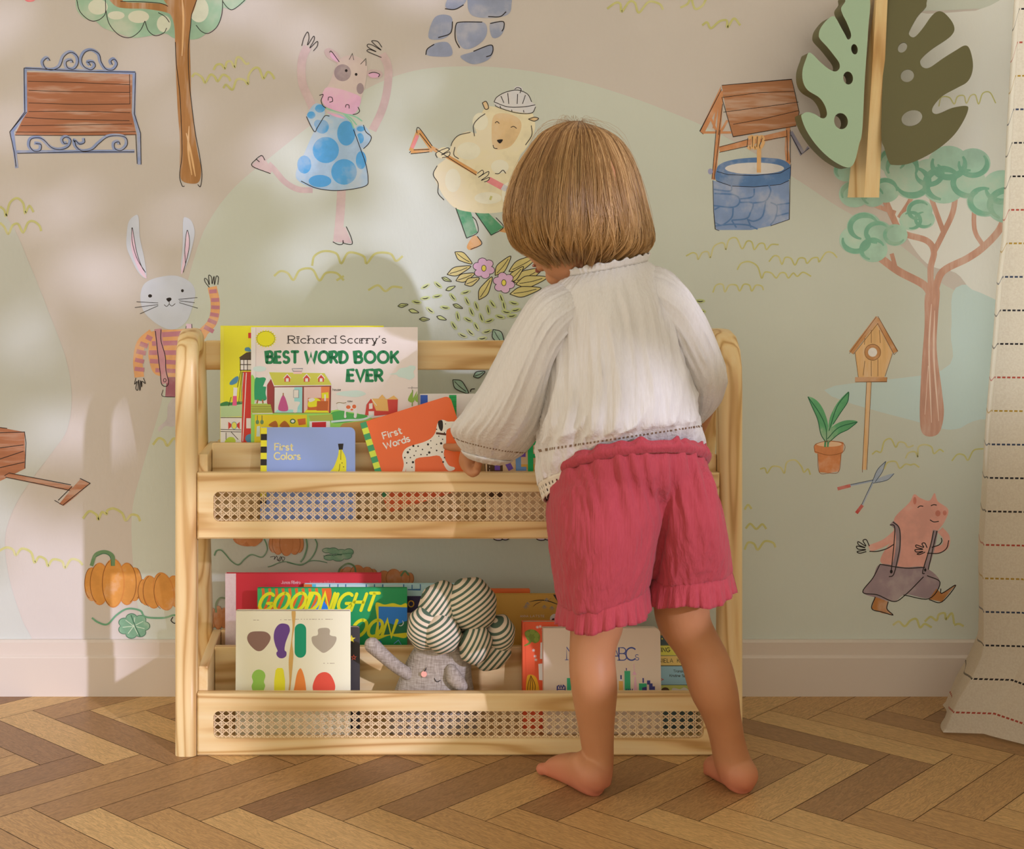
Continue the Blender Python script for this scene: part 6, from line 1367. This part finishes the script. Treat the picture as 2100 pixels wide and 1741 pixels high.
def shorts():
    mb = MB()
    fl = folds(.030, 2.4, 5.0, 13.0, lambda t: .5+.7*(1-t)); fr = folds(.032, 2.4, 5.0, 19.0, lambda t: .5+.7*(1-t))
    loft(mb, LEG_L, ROSE, 60, 120, fl, True, 2.35); loft(mb, LEG_R, ROSE, 60, 120, fr, True, 2.35)
    loft(mb, HIPS, ROSE, 40, 160)
    o = mb.build('shorts', child, True)
    bake(o, [('REMESH', dict(mode='VOXEL', voxel_size=.0026, use_smooth_shade=True)), ('SMOOTH', dict(factor=.6, iterations=22))])
    me = o.data; off = Vector(o['_w']); zt, zb_ = K(0, 985, 1.9).z, K(0, 1225, 1.9).z; cx = K(1326, 0, 1.9).x
    co_ = [v.co.copy() for v in me.vertices]; no_ = [v.normal.copy() for v in me.vertices]
    for v, c, n in zip(me.vertices, co_, no_):
        w = c+off; f = max(0, min(1, (zt-w.z)/(zt-zb_)))
        q = w.x+.012*sin(w.z*22+w.x*9)                             # crinkles wander a little as they run down
        d = .0017*(1-abs(2.3*nz(q*60, w.y*45, w.z*7)))+.0012*(1-abs(2.3*nz(q*135, w.y*110, w.z*14+5)))+.0030*nz(q*22, w.y*22, w.z*6+9)-.0016
        d += .0034*max(0, 1-f*2.6)*sin(q*290+5*nz(q*20, w.z*5, 3))*(.6+.8*nz(q*30, w.y*30, 7))
        d += .0012*max(0, (f-.86)/.14)*sin(q*330)
        if n.y < 0: d -= .0050*math.exp(-((w.x-cx-.012*(1-f))/.0030)**2)*min(1, .4+f*2)
        v.co = c+n*d
    me.materials.clear(); me.materials.append(ROSE); me.polygons.foreach_set('use_smooth', [True]*len(me.polygons)); me.update()
    def frill(keys, name, drop_l, drop_r, k, seed, out=.10):
        r = MB(); n = 300; vs = []; fs = []; J = 8
        c0, a0, b0 = keys[-1]
        for j in range(J+1):
            f = j/J
            for i in range(n):
                th = 2*pi*i/n; w = sin(th*k+3.0*nz(cos(th)*2, sin(th)*2, seed)); w2 = sin(th*k*2.3+seed)
                d = drop_l+(drop_r-drop_l)*(.5+.5*cos(th))
                p = c0+(a0*cos(th)+b0*sin(th))*(.992+out*f**.8+(.035*w+.012*w2)*f)
                vs.append(p+Vector((0, 0, -d*f+.0045*(1-f)+.003*f*sin(th*5+seed))))
        for j in range(J):
            for i in range(n): fs.append([j*n+i, j*n+(i+1) % n, (j+1)*n+(i+1) % n, (j+1)*n+i])
        r.add(vs, fs, ROSE); q = r.build(name, o, True); md = q.modifiers.new('thick', 'SOLIDIFY'); md.thickness = .0016
    frill(LEG_L, 'hem_frill', px(33), px(46), 21, 3.0, .075); frill(LEG_R, 'hem_frill', px(40), px(40), 20, 5.0, .11)
    # ruffled waistband standing above the elastic
    r = MB(); n = 420; vs = []; fs = []; J = 9
    cA, cB = pair((1136, 974), (1445, 951), 1.897, .1)[:2]; bv = Vector((0, .104, -.040))
    for j in range(J+1):
        f = j/J
        for i in range(n):
            th = 2*pi*i/n; w = sin(th*23+7*nz(cos(th)*2.6, sin(th)*2.6, 3))*(.55+.9*nz(cos(th)*4, sin(th)*4, 33)); w2 = nz(cos(th)*9, sin(th)*9, 12)
            p = cA+(cB*cos(th)+bv*sin(th))*(1.0+.055*sin(pi*min(1, f*1.15))+.020*w*f+.020*w2*f)
            vs.append(p+Vector((0, 0, -.006+px(30)*f+.003*w*f+.004*nz(cos(th)*5, sin(th)*5, 44)*f)))
    for j in range(J):
        for i in range(n): fs.append([j*n+i, j*n+(i+1) % n, (j+1)*n+(i+1) % n, (j+1)*n+i])
    r.add(vs, fs, ROSE); q = r.build('waist_frill', o, True); md = q.modifiers.new('thick', 'SOLIDIFY'); md.thickness = .0018
shorts()
# ------------------------------------------------------------------ hair
def hair():
    m, t, p = bsdf('honey_brown_hair'); at = N(t, 'Attribute', attribute_name='strand'); al = N(t, 'Attribute', attribute_name='along')
    c1 = ramp(t, at.outputs['Fac'], [(0, (.12, .052, .018, 1)), (.4, (.24, .115, .040, 1)), (.75, (.40, .215, .080, 1)), (1, (.70, .46, .22, 1))])
    c2 = N(t, 'MixRGB', blend_type='MIX'); t.links.new(c1, c2.inputs[1]); c2.inputs[2].default_value = (.60, .35, .125, 1); mm = N(t, 'Math', operation='MULTIPLY'); mm.inputs[1].default_value = .72
    t.links.new(al.outputs['Fac'], mm.inputs[0]); t.links.new(mm.outputs[0], c2.inputs[0]); t.links.new(c2.outputs[0], p.inputs['Base Color'])
    p.inputs['Roughness'].default_value = .30; p.inputs['Specular IOR Level'].default_value = .6
    # silhouette of the bob, measured left and right of the head's axis; height against half-width
    AX = 1189.0; dh = 1.884
    rows = [(249, 1172, 1180), (253, 1150, 1196), (260, 1131, 1222), (272, 1110, 1250), (290, 1094, 1273), (310, 1080, 1287), (340, 1061, 1302), (380, 1045, 1315), (420, 1036, 1325), (450, 1035, 1332), (478, 1042, 1338), (498, 1048, 1338), (514, 1060, 1331), (526, 1082, 1316), (537, 1112, 1298)]
    cen = K(AX, 430, dh)
    prof = [(CH-(y-VY)*dh/F, max(.001, (AX-l)*dh/F), max(.001, (r-AX)*dh/F)) for y, l, r in rows]
    def P(th, s, k=1.0):
        q = s*(len(prof)-1); i = min(int(q), len(prof)-2); f = q-i
        z = crom([a[0] for a in prof], s); L = crom([a[1] for a in prof], s); R_ = crom([a[2] for a in prof], s)
        c = cos(th); r = (L*(1-c)/2+R_*(1+c)/2)*k
        return Vector((cen.x+r*c, cen.y+r*sin(th)*.86, z))
    faceang = math.atan2(FW.y, FW.x)
    rnd = random.Random(4); vs = []; fs = []; sv = []; av = []
    def strand(pts, r0, val):
        n = len(pts); b = len(vs)
        for i, q in enumerate(pts):
            d = (pts[min(i+1, n-1)]-pts[max(i-1, 0)]).normalized(); o_ = Vector((q.x-cen.x, q.y-cen.y, 0)); 
            if o_.length < 1e-5: o_ = Vector((1, 0, 0))
            u = d.cross(o_).normalized(); v = d.cross(u).normalized(); rr = r0*(1 if i < n-3 else (.75, .5, .2)[i-n+3])
            for a in (0, 2.094, 4.189): vs.append(q+u*rr*cos(a)+v*rr*sin(a)); sv.append(val); av.append(i/(n-1))
        for i in range(n-1):
            for a in range(3): fs.append([b+i*3+a, b+i*3+(a+1) % 3, b+i*3+3+(a+1) % 3, b+i*3+3+a])
    def lock(th0, nst, s_end, kk, drift, val, wid, curl, wav):
        ph = rnd.uniform(0, 6.3); ph2 = rnd.uniform(0, 6.3)
        for _ in range(nst):
            dth = rnd.gauss(0, wid); k0 = kk+rnd.uniform(-.012, .006)-.030*min(1, (dth/wid/2.2)**2); s0 = rnd.uniform(.0, .10) if rnd.random() < .85 else rnd.uniform(.1, .3)
            se = s_end+rnd.uniform(-.055, .025); n = 16; pts = []; w0 = rnd.uniform(-.02, .02)
            for i in range(n):
                f = i/(n-1); s = s0+(min(se, 1.0)-s0)*f
                cl = dth*(1-.72*f**2)                                   # locks gather towards the tip
                th = th0+cl+drift*f*f+w0*sin(f*4)+wav*.040*sin(f*5.0+ph)*f
                k = k0*(1-curl*max(0, (f-.70)/.30)**2)+wav*.010*sin(f*7+ph2)*f
                q = P(th, s, k)
                if se > 1.0: q.z -= (se-1.0)*.10*max(0, (f-.7)/.3)**2
                pts.append(q)
            strand(pts, rnd.uniform(.00026, .00042), min(1, max(0, val+rnd.gauss(0, .11))))
    nl = 430
    for i in range(nl):
        th = 2*pi*((i*.618034) % 1.0)
        da = abs((th-faceang+pi) % (2*pi)-pi)
        layer = rnd.choice((.91, .94, .965, .985, 1.0, 1.006)); se = rnd.uniform(.90, 1.10) if layer < .97 else rnd.uniform(.86, 1.02)
        if da < .42: se = rnd.uniform(.56, .66)                          # fringe over the forehead
        elif da < .55: se = rnd.uniform(.93, 1.0)
        sd = sin(th) < .25
        val = .46+.60*nz(cos(th)*4, sin(th)*4, layer*9)+rnd.gauss(0, .22)
        lock(th, 40 if sd else 18, se, layer, rnd.uniform(-.20, .20)+.16*cos(th), val, .040, rnd.uniform(.03, .24), rnd.uniform(.4, 2.0))
    for i in range(80):                                                  # loose bright strands over the top layer
        th = rnd.uniform(-pi, 0.2); lock(th, 4, rnd.uniform(.8, 1.08), 1.010, rnd.uniform(-.35, .35), .95, .012, rnd.uniform(0, .16), rnd.uniform(.5, 2.0))
    for i in range(60):                                                  # flyaways at the crown
        th = rnd.uniform(0, 2*pi); pts = []; a = rnd.uniform(.05, .45); hgt = rnd.uniform(.002, .011)
        for j in range(10):
            f = j/9; q = P(th+rnd.uniform(-.01, .01)+f*.3, .02+a*f, 1.0); pts.append(q+Vector((0, 0, hgt*sin(pi*f)))+Vector((q.x-cen.x, q.y-cen.y, 0))*.08*sin(pi*f))
        strand(pts, .00014, .6)
    for i in range(170):                                                 # stray hairs around the outline
        th = rnd.uniform(0, 2*pi); a0 = rnd.uniform(.1, .7); a1 = min(1, a0+rnd.uniform(.15, .5)); pts = []; out = rnd.uniform(.01, .05); dr = rnd.uniform(-.25, .25)
        if abs((th-faceang+pi) % (2*pi)-pi) < .45: continue
        for j in range(10):
            f = j/9; pts.append(P(th+dr*f, a0+(a1-a0)*f, 1.0+out*sin(pi*f*.8)))
        strand(pts, .00015, rnd.uniform(.4, .9))
    o = obj('hair', vs, fs, m, child, None, True)
    for nm, dat in (('strand', sv), ('along', av)):
        at_ = o.data.attributes.new(nm, 'FLOAT', 'POINT'); at_.data.foreach_set('value', dat)
    # scalp-hugging under-layer
    mb = MB(); nseg = 96; nr = 40; v2 = []; f2 = []
    for j in range(nr+1):
        for i in range(nseg):
            th = 2*pi*i/nseg; da = abs((th-faceang+pi) % (2*pi)-pi); e = .93 if da > .62 else (.58 if da < .42 else .58+.35*(da-.42)/.20)
            v2.append(P(th, j/nr*e, .905*(1-.30*max(0, j/nr-.88)/.12)))
    for j in range(nr):
        for i in range(nseg): f2.append([j*nseg+i, j*nseg+(i+1) % nseg, (j+1)*nseg+(i+1) % nseg, (j+1)*nseg+i])
    q = obj('under_hair', v2, f2, m, o, None, True)
    for nm, val in (('strand', .15), ('along', .2)):
        at_ = q.data.attributes.new(nm, 'FLOAT', 'POINT'); at_.data.foreach_set('value', [val]*len(v2))
hair()
# =================================================================== tidy
for o in bpy.data.objects:
    if '_w' in o: del o['_w']
